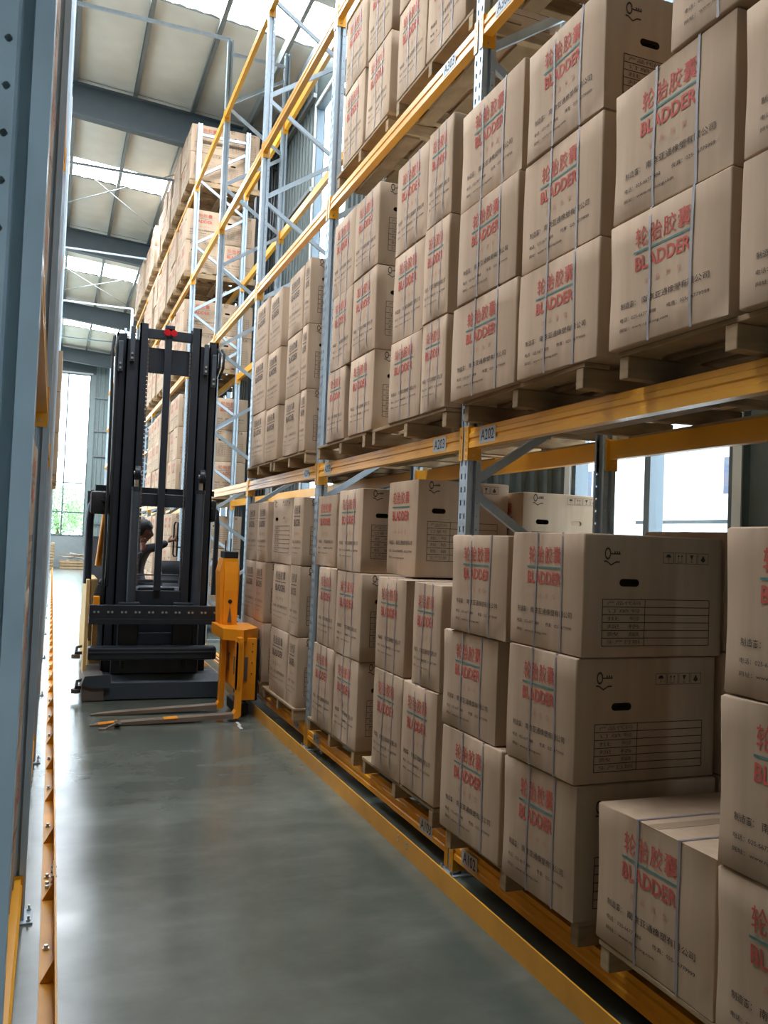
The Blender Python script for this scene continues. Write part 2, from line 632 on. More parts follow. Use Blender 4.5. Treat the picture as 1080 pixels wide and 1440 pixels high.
# ------------------------------------------------------------------ racking
X0 = 1.948                   # front plane of the right rack
XLf = -.032                  # front plane of the left rack
Y1, BAY = 3.98, 2.6575
UW = .09                     # upright width along the aisle
LV = [.084, 2.139, 4.272, 5.839, 7.406]
DEP = .89
LVN = ['floor-level', 'first-level', 'second-level', 'third-level', 'top-level']
ORD = ['first', 'second', 'third', 'fourth', 'fifth', 'sixth', 'seventh', 'eighth', 'ninth', 'tenth', 'eleventh', 'twelfth', 'thirteenth', 'fourteenth', 'fifteenth', 'sixteenth']


def YU(i):
    return Y1 + (i - 1) * BAY


def holed(b, P, w, z0, z1, pitch, hw, hh, m, rnd_=False):
    """strip of sheet of width w (P maps (s,z) to a point) with one hole per pitch"""
    n = int(round((z1 - z0) / pitch))
    pitch = (z1 - z0) / n
    for k in range(n):
        a, c = z0 + k * pitch, z0 + (k + 1) * pitch
        mz, ms = (a + c) / 2, w / 2
        if rnd_:
            o = [(0, a), (ms, a), (w, a), (w, mz), (w, c), (ms, c), (0, c), (0, mz)]
            i = []
            for (s, z) in o:
                d = Vector((s - ms, z - mz)).normalized()
                i.append((ms + d.x * hw, mz + d.y * hw))
        else:
            o = [(0, a), (w, a), (w, c), (0, c)]
            i = [(ms - hw, mz - hh), (ms + hw, mz - hh), (ms + hw, mz + hh), (ms - hw, mz + hh)]
        N = len(o)
        b.add([P(*p) for p in o] + [P(*p) for p in i], [(q, (q + 1) % N, (q + 1) % N + N, q + N) for q in range(N)], m)


def upright_mesh(H):
    b = MB()
    g = M['galv']
    P = .0675

    def strip(y0, y1, x=0.):
        b.add([(x, y0, 0), (x, y1, 0), (x, y1, H), (x, y0, H)], [(0, 1, 2, 3)], g)
    strip(0, .012)
    strip(.034, .056)
    strip(.078, .09)
    for y0 in (.012, .056):
        holed(b, lambda s, z, y0=y0: (0, y0 + s, z), .022, 0, H, P, .0068, .014, g)
    for (ya, sg) in ((0, 1), (.09, -1)):
        pr = [(0, ya), (.026, ya), (.029, ya + sg * .022), (.045, ya + sg * .022), (.048, ya)]
        b.prism(pr, 'z', 0, H, g, closed=False)
        holed(b, lambda s, z, ya=ya: (.048 + s, ya, z), .022, 0, H, P, .006, 0, g, True)
        pr = [(.07, ya), (.076, ya), (.076, ya + sg * .018)]
        b.prism(pr, 'z', 0, H, g, closed=False)
    return b.mesh('upright')


UP = upright_mesh(8.5)


def brace_mesh(p, q):
    """thin C-channel from p to q in the xz plane"""
    b = MB()
    p, q = Vector(p), Vector(q)
    d = (q - p)
    L = d.length
    X = d.normalized()
    Y = Vector((0, 1, 0))
    Z = X.cross(Y)
    mt = Matrix((X, Y, Z)).transposed().to_4x4()
    mt.translation = (p + q) / 2
    for (oy, oz, sy, sz) in ((-.014, 0, .003, .04), (0, .02, .028, .003), (0, -.02, .028, .003), (.013, .016, .003, .009), (.013, -.016, .003, .009)):
        b.obox(mt @ Matrix.Translation((0, oy, oz)), L, sy, sz, M['galv'])
    return b.mesh('brace')


xa, xb_ = .06, DEP - .06
BR_UP = brace_mesh((xa, .045, .03), (xb_, .045, .535))
BR_DN = brace_mesh((xa, .045, -.03), (xb_, .045, -.535))
BR_H = brace_mesh((xa, .045, 0), (xb_, .045, 0))
b = MB()
b.box(-.035, .1, -.03, .12, 0, .008, M['galv'])
for (x, y) in ((-.018, -.012), (-.018, .1), (.085, -.012), (.085, .1)):
    b.tube([(x, y, .008), (x, y, .016)], .009, M['bolt'], 6)
    b.tube([(x, y, .016), (x, y, .03)], .005, M['bolt'], 6)
BASE = b.mesh('base_plate')


def upright_frame(side, i):
    s = 1 if side == 'right' else -1
    y = YU(i)
    x = X0 if s > 0 else XLf
    t = thing('upright_frame', (x, y, 0),
              'galvanized steel rack frame, %s from the camera in the %s-hand rack' % (ORD[i], side), 'rack frame',
              'upright frames of the %s rack' % side)

    def put(nm, me, lx, lz=0., flip=False):
        o = obj(nm, me, t, (s * lx, 0, lz))
        if s < 0:
            flip = not flip
        if flip:
            o.rotation_euler.z = math.pi
            o.location.y = UW
        return o
    put('upright', UP, 0, .008)
    put('upright', UP, DEP, .008, True)
    put('base_plate', BASE, 0)
    put('base_plate', BASE, DEP, 0, True)
    for k in range(7):
        z = .815 + 1.13 * k
        put('brace', BR_UP, 0, z)
        put('brace', BR_DN, 0, z)
    put('brace', BR_H, 0, .2)
    put('brace', BR_H, 0, 8.33)
    return t


def connector_mesh():
    """end plate of a beam at its near end, local y=0 is the beam end, hooks lie over the upright face at y<0"""
    b = MB()
    m = M['orange']
    holed(b, lambda s, z: (-.004, -.036 + s, z), .036, -.06, .112, .0344, .004, .009, m)
    b.box(-.004, 0, -.037, -.034, -.06, .112, m)
    b.box(-.004, .07, -.003, .003, -.06, .112, m)
    b.tube([(.03, .003, -.035), (.03, .007, -.035)], .006, M['bolt'], 6)
    return b.mesh('beam_connector')


CONN = connector_mesh()


def beam_mesh(L):
    b = MB()
    pr = [(0, 0), (0, .026), (.006, .032), (.006, .046), (0, .052), (0, .072), (.007, .078), (.007, .1), (.05, .1), (.05, 0)]
    b.prism(pr, 'y', 0, L, M['orange'])
    return b.mesh('rack_beam')


BL = BAY - UW
BEAM = beam_mesh(BL - .006)


def text_flat(s, bold=0., res=2):
    """2D mesh of a string, as arrays"""
    cu = bpy.data.curves.new('txt', 'FONT')
    cu.body = s
    cu.size = 1
    cu.offset = bold
    cu.resolution_u = res
    o = bpy.data.objects.new('txt', cu)
    COL.objects.link(o)
    dg = bpy.context.evaluated_depsgraph_get()
    me = bpy.data.meshes.new_from_object(o.evaluated_get(dg))
    vs = [(v.co.x, v.co.y) for v in me.vertices]
    fs = [tuple(p.vertices) for p in me.polygons]
    bpy.data.objects.remove(o)
    bpy.data.curves.remove(cu)
    bpy.data.meshes.remove(me)
    if not vs:
        return [], []
    a = np.array(vs)
    lo, hi = a.min(0), a.max(0)
    a = (a - lo) / (hi - lo)
    return [tuple(p) for p in a], fs


TX = {}


def put_text(b, s, m, x0, x1, z0, z1, P, bold=0.):
    """fit text s in the rectangle, P maps (a,z) to 3D"""
    if (s, bold) not in TX:
        TX[(s, bold)] = text_flat(s, bold)
    vs, fs = TX[(s, bold)]
    b.add([P(x0 + (x1 - x0) * v[0], z0 + (z1 - z0) * v[1]) for v in vs], fs, m)


def rect(b, m, a0, a1, z0, z1, P, n=1):
    for k in range(n):
        p, q = a0 + (a1 - a0) * k / n, a0 + (a1 - a0) * (k + 1) / n
        b.add([P(p, z0), P(q, z0), P(q, z1), P(p, z1)], [(0, 1, 2, 3)], m)


def sticker(parent, txt, y_far, z, x):
    """location sticker on the beam face; far end at y_far, local coordinates of the beam"""
    b = MB()
    b.box(x - .0016, x - .0004, y_far - .165, y_far, z + .012, z + .088, M['label'])
    P = lambda a, zz: (x - .0024, y_far - a, zz)
    put_text(b, txt, M['label_ink'], .015, .15, z + .024, z + .078, P, .012)
    o = b.build('location_sticker', parent)
    tag(o, 'grey sticker reading %s' % txt)


def rack_beam(side, bay, lv, front=True, labels=()):
    s = 1 if side == 'right' else -1
    y = YU(bay) + UW + .003
    if s > 0:
        x, r = (X0 - .002, 0) if front else (X0 + DEP + .002, math.pi)
    else:
        x, r = (XLf - .012, math.pi) if front else (XLf - DEP - .002, 0)
    t = thing('rack_beam', (x, y, LV[lv]),
              'orange-yellow %s %s beam, %s bay from the camera, %s-hand rack' % (LVN[lv], 'front' if front else 'rear', ORD[bay], side),
              'rack beam', '%s beams of the %s rack' % ('front' if front else 'rear', side))
    L = BL - .006
    o = obj('beam_profile', BEAM, t)
    if r:
        o.rotation_euler.z = r
        o.location.y = L
    for (yy, fl) in ((0, False), (L, True)):
        c = obj('beam_connector', CONN, t, (0, yy, 0))
        # the far end uses the mirrored plate: turn it about x by scaling y
        sx = -1 if r else 1
        sy = -1 if fl else 1
        c.scale = (sx, sy, 1)
    for (txt, yf) in labels:
        sticker(t, txt, yf, 0, 0)
    return t


NB = 14
for i in range(0, NB + 1):
    upright_frame('right', i)
    if i <= 12:
        upright_frame('left', i)
LAB = {(0, 1): [('A202', BL - .13)], (1, 1): [('A203', .34), ('A203', BL - .16)], (2, 1): [('A204', .34)],
       (0, 0): [('A102', BL - .10)], (1, 0): [('A103', .33), ('A103', BL - .16)], (2, 0): [('A104', .33)],
       (0, 2): [('A302', BL - .14)], (1, 2): [('A303', .40)]}
for bay in range(0, NB):
    for lv in range(5):
        rack_beam('right', bay, lv, True, LAB.get((bay, lv), ()))
        rack_beam('right', bay, lv, False)
for bay in range(0, 12):
    for lv in range(3):
        rack_beam('left', bay, lv, True)
    for lv in (1, 2):
        rack_beam('left', bay, lv, False)

# ties over the aisle at every second frame
for i in (4, 6, 8, 10, 12):
    y = YU(i) + UW / 2
    b = MB()
    b.box(XLf - .04, X0 + .04, y - .02, y + .02, 8.51, 8.55, M['galv'])
    b.build('aisle_tie')
    o = bpy.data.objects[-1] if False else [o for o in COL.objects if o.name.startswith('aisle_tie')][-1]
    tag(o, 'thin steel tie across the aisle on the %s pair of rack frames' % ORD[i], 'tie bar', 'aisle ties between the racks')

# ------------------------------------------------------------------ guide rails on the floor
b_len = 6.0
GUS = .75


def guide_rail(name, xf, s, ya, yb, label):
    """angle iron: upright leg facing the aisle at xf, foot towards the rack (direction s)"""
    t = thing(name, (xf, ya, 0), label, 'guide rail')
    L = yb - ya
    m = M['orange_rail']
    b = MB()
    b.prism([(0, 0), (0, .1), (s * .008, .1), (s * .008, .008), (s * .058, .008), (s * .058, 0)], 'y', 0, L, m)
    b.build('angle_bar', t)
    g = MB()
    g.prism([(s * .008, .008), (s * .008, .092), (s * .055, .008)], 'y', -.003, .003, m)
    gm = g.mesh('gusset')
    bo = MB()
    bo.tube([(s * .035, 0, .008), (s * .035, 0, .014)], .013, M['bolt'], 10)
    bo.tube([(s * .035, 0, .014), (s * .035, 0, .026)], .008, M['bolt'], 6)
    bom = bo.mesh('anchor_bolt')
    y = (3.418 - ya) % GUS
    while y < L - .1:
        obj('gusset', gm, t, (0, y, 0))
        if y + .28 < L:
            obj('anchor_bolt', bom, t, (0, y + .27, 0))
        y += GUS
    # splices
    y = (4.33 - ya) % b_len
    while y < L - .2:
        q = MB()
        q.box(s * .008 if s > 0 else -.012, .012 if s > 0 else -.008, y - .1, y + .1, .03, .09, m)
        for dy in (-.06, .06):
            q.tube([(-s * .004, y + dy, .05), (s * .02, y + dy, .05)], .007, M['bolt'], 6)
            q.tube([(-s * .004, y + dy, .075), (s * .02, y + dy, .075)], .007, M['bolt'], 6)
            q.tube([(s * .035, y + dy * .4, .008), (s * .035, y + dy * .4, .022)], .009, M['bolt'], 6)
        q.build('splice_plate', t)
        y += b_len
    return t


guide_rail('guide_rail', 1.816, 1, -1.2, 37.3, 'orange-yellow angle guide rail along the foot of the right-hand rack')
guide_rail('guide_rail', .092, -1, .4, 37.3, 'orange-yellow guide rail with triangular gussets along the left-hand rack')

# ------------------------------------------------------------------ pallets
pm = {}
PALH = .115


def pallet_meshes():
    b = MB()
    b.box(0, 1.2, -.025, .025, .016, .095, M['wood'], .004)
    pm['stringer'] = b.mesh('stringer')
    b = MB()
    b.box(-.055, .055, -.555, .555, 0, .019, M['wood'], .003)
    pm['deck_board'] = b.mesh('deck_board')
    b = MB()
    b.box(-.05, .05, -.53, .53, 0, .016, M['wood'], .003)
    pm['bottom_board'] = b.mesh('bottom_board')


pallet_meshes()


def pallet(x, yc, z, label, group, rz=0., detail=True, s=1):
    t = thing('wooden_pallet', (x, yc, z), label, 'pallet', group, rz if s > 0 else math.pi + rz)
    for k, y in enumerate((-.525, 0, .525)):
        obj('stringer', pm['stringer'], t, (rnd.uniform(-.004, .01), y, 0))
    if detail:
        for k in range(7):
            obj('deck_board', pm['deck_board'], t, (.056 + k * .181 + rnd.uniform(-.008, .008) * (k > 0), rnd.uniform(-.004, .004), .0955))
        for x_ in (.2, .6, 1.0):
            obj('bottom_board', pm['bottom_board'], t, (x_, 0, 0))
    else:
        for k in range(5):
            obj('deck_board', pm['deck_board'], t, (.056 + k * .26, 0, .0955))
    return t


# ------------------------------------------------------------------ cartons
def disp(seed, p, amp):
    return amp * noise.noise((p[0] * 4 + seed * 7.3, p[1] * 4 + 1.7, p[2] * 3 - seed))


DIMS = {'S': (.595, .64, .474), 'T': (.49, .60, .555)}   # width along the aisle, depth, height


def body_mesh(kind, seed):
    w, d, h = DIMS[kind]
    g = MB()
    r = .007
    hx0 = -d / 2 + (.155 if kind == 'S' else .092)
    hz = .288 / .474 * h if kind == 'S' else .379
    hole = (hx0, hx0 + .093, hz - .016, hz + .016)
    hole2 = (hx0 + .243, hx0 + .325, hz - .014, hz + .014)
    ax = sorted({-d / 2, -d / 2 + r, d / 2 - r, d / 2, hole[0], hole[1], hole2[0], hole2[1], d * .4, .0})
    ay = [-w / 2, -w / 2 + r] + [w * t for t in (-.3, -.1, .1, .3)] + [w / 2 - r, w / 2]
    az = sorted({0, r, h * .2, h * .42, hole[2], hole[3], h * .8, h - r, h})
    if kind == 'S' and True:
        az = sorted({0, r, h * .2, h * .4, hz - .016, hz + .016, h * .8, h - r, h})
        hole2 = (hole2[0], hole2[1], hz - .016, hz + .016)
    else:
        hole2 = (hole2[0], hole2[1], hole[2], hole[3])
    amp = (.006, .009, .012)[seed % 3]
    idx = {}
    vs, fs, ms = [], [], []

    def V(x, y, z):
        k = (round(x, 5), round(y, 5), round(z, 5))
        if k in idx:
            return idx[k]
        c = Vector((max(-d / 2 + r, min(d / 2 - r, x)), max(-w / 2 + r, min(w / 2 - r, y)), max(r, min(h - r, z))))
        o = Vector((x, y, z)) - c
        p = c + o.normalized() * r if o.length > 1e-6 else Vector((x, y, z))
        nrm = o.normalized() if o.length > 1e-6 else Vector((0, 0, 0))
        if 0 < z < h:
            p += nrm * disp(seed, p, amp)
        idx[k] = len(vs)
        vs.append(p[:])
        return idx[k]
    for i in range(len(ax) - 1):
        for k in range(len(az) - 1):
            for y, sg in ((-w / 2, 1), (w / 2, -1)):
                q = [V(ax[i], y, az[k]), V(ax[i + 1], y, az[k]), V(ax[i + 1], y, az[k + 1]), V(ax[i], y, az[k + 1])]
                cx, cz = (ax[i] + ax[i + 1]) / 2, (az[k] + az[k + 1]) / 2
                hh = None
                for H, dep in ((hole, .05), (hole2, .004)):
                    if H[0] < cx < H[1] and H[2] < cz < H[3]:
                        hh = (H, dep)
                if hh:
                    H, dep = hh
                    hl, hh_ = H[1] - H[0], H[3] - H[2]
                    rr = hh_ * .46
                    mx_, mz_ = (H[0] + H[1]) / 2, (H[2] + H[3]) / 2
                    pts = []
                    for (ox, a0) in ((-1, 180), (1, 270), (1, 0), (-1, 90)):
                        for t in range(4):
                            a = math.radians(a0 + 90 * t / 3)
                            pts.append((mx_ + ox * (hl / 2 - rr - .002) + rr * math.cos(a), mz_ + rr * math.sin(a)))
                    base = len(vs)
                    yy = y
                    off = disp(seed, (mx_, y, mz_), amp)
                    for p in pts:
                        vs.append((p[0], yy - sg * off, p[1]))
                    for p in pts:
                        vs.append((p[0], yy - sg * off + sg * dep, p[1]))
                    for c in range(4):
                        for t in range(3):
                            fs.append((q[c], base + c * 4 + t + 1, base + c * 4 + t))
                            ms.append(0)
                        n_ = (c + 1) % 4
                        fs.append((q[c], q[n_], base + n_ * 4, base + c * 4 + 3))
                        ms.append(0)
                    for t in range(16):
                        fs.append((base + t, base + (t + 1) % 16, base + 16 + (t + 1) % 16, base + 16 + t))
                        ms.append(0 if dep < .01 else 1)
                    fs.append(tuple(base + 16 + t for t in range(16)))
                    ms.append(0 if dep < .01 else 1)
                else:
                    fs.append(tuple(q) if sg > 0 else tuple(q[::-1]))
                    ms.append(0)
    for i in range(len(ay) - 1):
        for k in range(len(az) - 1):
            for x, sg in ((-d / 2, -1), (d / 2, 1)):
                q = [V(x, ay[i], az[k]), V(x, ay[i + 1], az[k]), V(x, ay[i + 1], az[k + 1]), V(x, ay[i], az[k + 1])]
                fs.append(tuple(q) if sg > 0 else tuple(q[::-1]))
                ms.append(0)
    for i in range(len(ax) - 1):
        for k in range(len(ay) - 1):
            for z, sg in ((0, -1), (h, 1)):
                q = [V(ax[i], ay[k], z), V(ax[i + 1], ay[k], z), V(ax[i + 1], ay[k + 1], z), V(ax[i], ay[k + 1], z)]
                fs.append(tuple(q) if sg > 0 else tuple(q[::-1]))
                ms.append(0)
    me = bpy.data.meshes.new('carton')
    me.from_pydata(vs, [], fs)
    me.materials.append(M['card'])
    me.materials.append(M['hole_shade'])
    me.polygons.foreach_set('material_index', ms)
    me.polygons.foreach_set('use_smooth', [True] * len(fs))
    me.set_sharp_from_angle(angle=math.radians(50))
    me.update()
    return me, amp


def front_print(kind, seed, amp, dark):
    w, d, h = DIMS[kind]
    b, rl, mk = MB(), MB(), MB()

    def P(a, z):
        p = (-d / 2, w / 2 - a, z)
        return (p[0] - disp(seed, p, amp) - .0022, p[1], p[2])
    R_, T_, K_ = (M['ink_grey'],) * 3 if dark else (M['red'], M['teal'], M['ink'])
    pale = M['ink_grey'] if dark else M['pale_red']
    if kind == 'S':
        a0, a1, zt = .147, .427, (.348, .418, .328, .264, .314, .206, .226, .141, .164, .093, .109, .055, .071)
        t0, t1 = .070, .515
    else:
        a0, a1, zt = .088, .366, (.420, .492, .398, .322, .378, .246, .270, .180, .204, .134, .150, .094, .110)
        t0, t1 = .048, .435
    n = len('轮胎胶囊')
    cw = (a1 - a0) / n
    for i, ch in enumerate('轮胎胶囊'):
        put_text(b, ch, R_, a0 + i * cw + .003, a0 + (i + 1) * cw - .005, zt[0], zt[1], P, .004)
    rect(rl, T_, a0 - .006, a1 + .006, zt[2], zt[2] + .007, P, 6)
    put_text(b, 'BLADDER', R_, a0, a1, zt[3], zt[4], P, .022)
    for i, ch in enumerate('高品质型'):
        c = a0 + .05 + i * .055
        put_text(b, ch, pale, c, c + .022, zt[5], zt[6], P)
    put_text(mk, '制造商：', K_, t0, t0 + .085, zt[7], zt[8], P, .003)
    put_text(mk, '南京亚通橡塑有限公司', K_, t0 + .115, t1, zt[7] - .001, zt[8] + .001, P, .003)
    put_text(mk, '电话：025-66778888', K_, t0, t0 + .19, zt[9], zt[10], P, .003)
    put_text(mk, '传真：025-66779999', K_, t1 - .20, t1, zt[9], zt[10], P, .003)
    put_text(mk, '网址：www.njyatong.com', K_, t0, t0 + .255, zt[11], zt[12], P, .003)
    return [('title_lettering', b.mesh('title_lettering')), ('rule_line', rl.mesh('rule_line')), ('maker_lettering', mk.mesh('maker_lettering'))]


def end_print(kind, seed, amp):
    w, d, h = DIMS[kind]
    b = MB()
    K = M['ink']

    def P(a, z):
        p = (-d / 2 + a, -w / 2, z)
        return (p[0], p[1] - disp(seed, p, amp) - .0022, p[2])
    if kind == 'S':
        k0, kz, i0, i1, iz, t0, tdv, t1, tz0, tz1 = .085, .395, .352, .572, .39, .085, .275, .575, .045, .224
    else:
        k0, kz, i0, i1, iz, t0, tdv, t1, tz0, tz1 = .070, .520, .31, .53, .515, .068, .215, .53, .095, .318
    # key-shaped emblem: oval ring, toothed shaft, swoosh below
    N = 14
    for k in range(N):
        q = []
        for (f, rr) in ((k, 1), (k + 1, 1), (k + 1, .68), (k, .68)):
            a = 2 * math.pi * f / N
            q.append(P(k0 + .016 + .014 * rr * math.cos(a), kz + .004 + .024 * rr * math.sin(a)))
        b.add(q, [(0, 1, 2, 3)], K)
    rect(b, K, k0 + .029, k0 + .072, kz + .001, kz + .006, P)
    for q in range(3):
        rect(b, K, k0 + .045 + q * .010, k0 + .050 + q * .010, kz + .006, kz + .014, P)
    for (pa, pb) in (((.0, -.026), (.012, -.026)), ((.012, -.026), (.032, -.040)), ((.032, -.040), (.052, -.028)), ((.052, -.028), (.070, -.027))):
        b.add([P(k0 + pa[0], kz + pa[1] - .003), P(k0 + pb[0], kz + pb[1] - .003), P(k0 + pb[0], kz + pb[1] + .003), P(k0 + pa[0], kz + pa[1] + .003)], [(0, 1, 2, 3)], K)
    # handling marks
    cw = (i1 - i0) / 4
    for k in range(4):
        x0, x1 = i0 + k * cw, i0 + (k + 1) * cw - .004
        z0, z1 = iz - .022, iz + .022
        for r_ in ((x0, x1, z0, z0 + .0018), (x0, x1, z1 - .0018, z1), (x0, x0 + .0018, z0, z1), (x1 - .0018, x1, z0, z1)):
            rect(b, K, r_[0], r_[1], r_[2], r_[3], P)
        mx_ = (x0 + x1) / 2
        if k == 0:      # umbrella
            b.add([P(mx_ - .014, iz + .002), P(mx_ + .014, iz + .002), P(mx_ + .007, iz + .014), P(mx_ - .007, iz + .014)], [(0, 1, 2, 3)], K)
            rect(b, K, mx_ - .001, mx_ + .001, iz - .016, iz + .002, P)
        elif k == 1:    # this way up arrows
            for dx in (-.008, .008):
                rect(b, K, mx_ + dx - .001, mx_ + dx + .001, iz - .012, iz + .006, P)
                b.add([P(mx_ + dx - .005, iz + .006), P(mx_ + dx + .005, iz + .006), P(mx_ + dx, iz + .015)], [(0, 1, 2)], K)
            rect(b, K, mx_ - .014, mx_ + .014, iz - .016, iz - .014, P)
        elif k == 2:    # glass
            b.add([P(mx_ - .009, iz + .014), P(mx_ + .009, iz + .014), P(mx_ + .002, iz - .002), P(mx_ - .002, iz - .002)], [(0, 1, 2, 3)], K)
            rect(b, K, mx_ - .001, mx_ + .001, iz - .013, iz - .002, P)
            rect(b, K, mx_ - .007, mx_ + .007, iz - .015, iz - .013, P)
        else:
            b.add([P(mx_ - .012, iz - .006), P(mx_, iz + .014), P(mx_ + .012, iz - .006), P(mx_, iz - .014)], [(0, 1, 2, 3)], K)
    # product table
    rows = ['产品代码', '订单号', '批  号', '规  格', '数  量', '生产日期']
    n = 6
    lw = .0016
    for k in range(n + 1):
        z = tz0 + (tz1 - tz0) * k / n
        rect(b, K, t0, t1, z - lw, z + lw, P, 4)
    for x in (t0, tdv, t1):
        rect(b, K, x - lw, x + lw, tz0, tz1, P, 1)
    rh = (tz1 - tz0) / n
    for k, s in enumerate(rows):
        z = tz1 - (k + 1) * rh
        put_text(b, s, M['ink_grey'], t0 + .02, tdv - .02, z + rh * .24, z + rh * .78, P)
    return b.mesh('end_print')


def strap_mesh(kind, seed, amp, y):
    w, d, h = DIMS[kind]
    b = MB()
    t = .0035
    loop = []
    for k in range(7):
        z = h * k / 6
        p = (-d / 2, y, z)
        e = disp(seed, p, amp) if 0 < k < 6 else 0
        loop.append((-d / 2 - t - e, z))
    loop[0] = (-d / 2 - .001, -.0004)
    loop[6] = (-d / 2 - .001, h + .002)
    loop += [(d / 2, h + .002), (d / 2 + t, h - .004)]
    loop += [(d / 2 + t + .004, .5 * h), (d / 2 + t, .004), (d / 2, -.0004)]
    n = len(loop)
    vs = [(p[0], y - .006, p[1]) for p in loop] + [(p[0], y + .006, p[1]) for p in loop]
    fs = [(i, (i + 1) % n, (i + 1) % n + n, i + n) for i in range(n - 1)]
    b.add(vs, fs, M['strap'])
    return b.mesh('strap')


def tape_mesh(kind):
    w, d, h = DIMS[kind]
    b = MB()
    vs = [(-.03, 0, h), (.03, 0, h)]
    b.box(-d / 2 + .004, d / 2 - .004, -.025, .025, h + .0002, h + .001, M['tape'])
    return b.mesh('sealing_tape')


CM = {}


def carton_parts(kind, seed, dark):
    k = (kind, seed, dark)
    if k not in CM:
        kk = (kind, seed, 'b')
        if kk not in CM:
            me, amp = body_mesh(kind, seed)
            w = DIMS[kind][0]
            if kind == 'S':
                sy = (w / 2 - .372 + .0, w / 2 - .165)
                sy = (-w / 2 + .372, -w / 2 + .163)
            else:
                sy = (-w / 2 + .30, -w / 2 + .155)
            CM[kk] = (me, amp, end_print(kind, seed, amp), [strap_mesh(kind, seed, amp, y) for y in sy], tape_mesh(kind))
        me, amp, ep, st, tp = CM[kk]
        CM[k] = (me, front_print(kind, seed, amp, dark), ep, st, tp)
    return CM[k]


NBOX = [0]


def carton(label, group, xf, y0, y1, z0, z1, kind='T', dark=False, straps=True, rz=0., turn=0, full=True, side=1, depth=None):
    """xf = x of the face towards the aisle, y0..y1 extent along the aisle; turn: 0 print to the aisle,
    1 print turned to the camera, -1 end face turned to the aisle"""
    NBOX[0] += 1
    seed = rnd.randrange(3) + (3 if kind == 'S' else 0)
    me, fp, ep, st, tp = carton_parts(kind, seed, dark)
    w, d, h = DIMS[kind]
    o = obj('cardboard_box', me)
    tag(o, label, 'box', group)
    W = y1 - y0
    gap = .0038
    if turn:
        D = depth or w
        sc = ((W) / d, D / w, (z1 - z0 - gap) / h)
        hx = D / 2
        ang = math.pi / 2 * turn
    else:
        D = depth or d
        sc = (D / d, W / w, (z1 - z0 - gap) / h)
        hx = D / 2
        ang = 0
    if side < 0:
        ang += math.pi
    ca, sa = math.cos(rz), math.sin(rz)
    o.location = (xf + side * hx, (y0 + y1) / 2, z0)
    o.rotation_euler.z = ang + rz
    o.scale = sc
    for nm, q in fp:
        q = obj(nm, q, o)
        if nm != 'rule_line':
            q['kind'] = 'stuff'
    if full:
        obj('end_print', ep, o)
        obj('sealing_tape', tp, o)
    if straps:
        for s in st:
            obj('strap', s, o)
    return o


# ---- nearest bay and second bay, ground level --------------------------------
def jit(a=.006):
    return rnd.uniform(-a, a)


LAYER = {1: ['only carton'], 2: ['bottom', 'top'], 3: ['bottom', 'middle', 'top']}


def stack(desc, group, xf, y0, y1, zs, kind, dark=False, straps=True, rz=0., **kw):
    n = len(zs) - 1
    for k in range(n):
        dx = jit() if k else 0
        pr = 'grey-printed' if dark else 'red-printed'
        if n == 1:
            lab = '%s carton %s' % (pr, desc)
        else:
            lab = '%s carton, %s of %s' % (pr.replace('red-printed', 'red-print').replace('grey-printed', 'grey-print'), LAYER[n][k], desc)
        carton(lab, group, xf + dx, y0[k] if isinstance(y0, (list, tuple)) else y0,
               y1[k] if isinstance(y1, (list, tuple)) else y1, zs[k], zs[k + 1], kind, dark, straps, rz + jit(.008), **kw)


G = PALH + .1
p0, p1, p2 = LV[0] + G, LV[1] + G, LV[2] + G
# pallets
def pal(x, y, lv, label, group='pallets on the right rack', rz=0., **k):
    return pallet(x, y, LV[lv] + .1, label, group, rz, **k)


pal(1.85, 2.055, 0, 'wooden pallet on the floor beam below the single low carton, nearest the camera')
pal(1.845, 3.30, 0, 'wooden pallet just right of the A103 sticker, above the A102 sticker', rz=.01)
pal(1.885, 4.655, 0, 'wooden pallet left of the A103 sticker under two short columns')
pal(1.885, 5.905, 0, 'wooden pallet at floor level just right of the third frame')
g = 'cartons at ground level, nearest bay'
z3 = [p0, .785, 1.262, 1.735]
stack('the stack cut off by the right picture edge, ground level', g, 1.80, 1.455, 1.985, z3, 'S', depth=.64)
stack('beside the tall stack at the lower right, ground level', g, 1.85, 2.045, 2.63, [p0, .77], 'S')
stack('the right column on the pallet over the A102 sticker', g, 1.815, [2.735, 2.745, 2.73], [3.25, 3.24, 3.25], [p0, .79, 1.255, 1.715], 'S', rz=.012)
stack('the left column on the pallet over the A102 sticker', g, [1.82][0], [3.31, 3.375, 3.30], [3.885, 3.91, 3.835], [p0, .785, 1.243, 1.70], 'S', rz=.012)
g = 'cartons at ground level, second bay'
stack('the right column beside the A103 sticker, ground level', g, 1.875, [4.085, 4.085], [4.545, 4.45], [p0 + .01, .888, 1.44], 'T')
stack('the second column left of the A103 sticker, ground level', g, 1.875, [4.56, 4.56], [5.02, 5.02], [p0, .89, 1.44], 'T')
stack('set back on top of the two short columns', g, 2.0, 4.73, 5.21, [1.448, 2.03], 'T', straps=False, depth=.6)
stack('the right column just right of the third frame, ground level', g, 1.875, [5.31, 5.30, 5.34], [5.815, 5.83, 5.84], [p0, .872, 1.442, 1.995], 'T')
stack('the left column against the third frame, ground level', g, 1.875, [5.845, 5.85], [6.34, 6.28], [p0, .882, 1.447], 'T')
carton('carton set back beside the third frame, end face with hand hole showing', g, 1.93, 6.08, 6.56, 1.449, 1.985, 'T', straps=False)
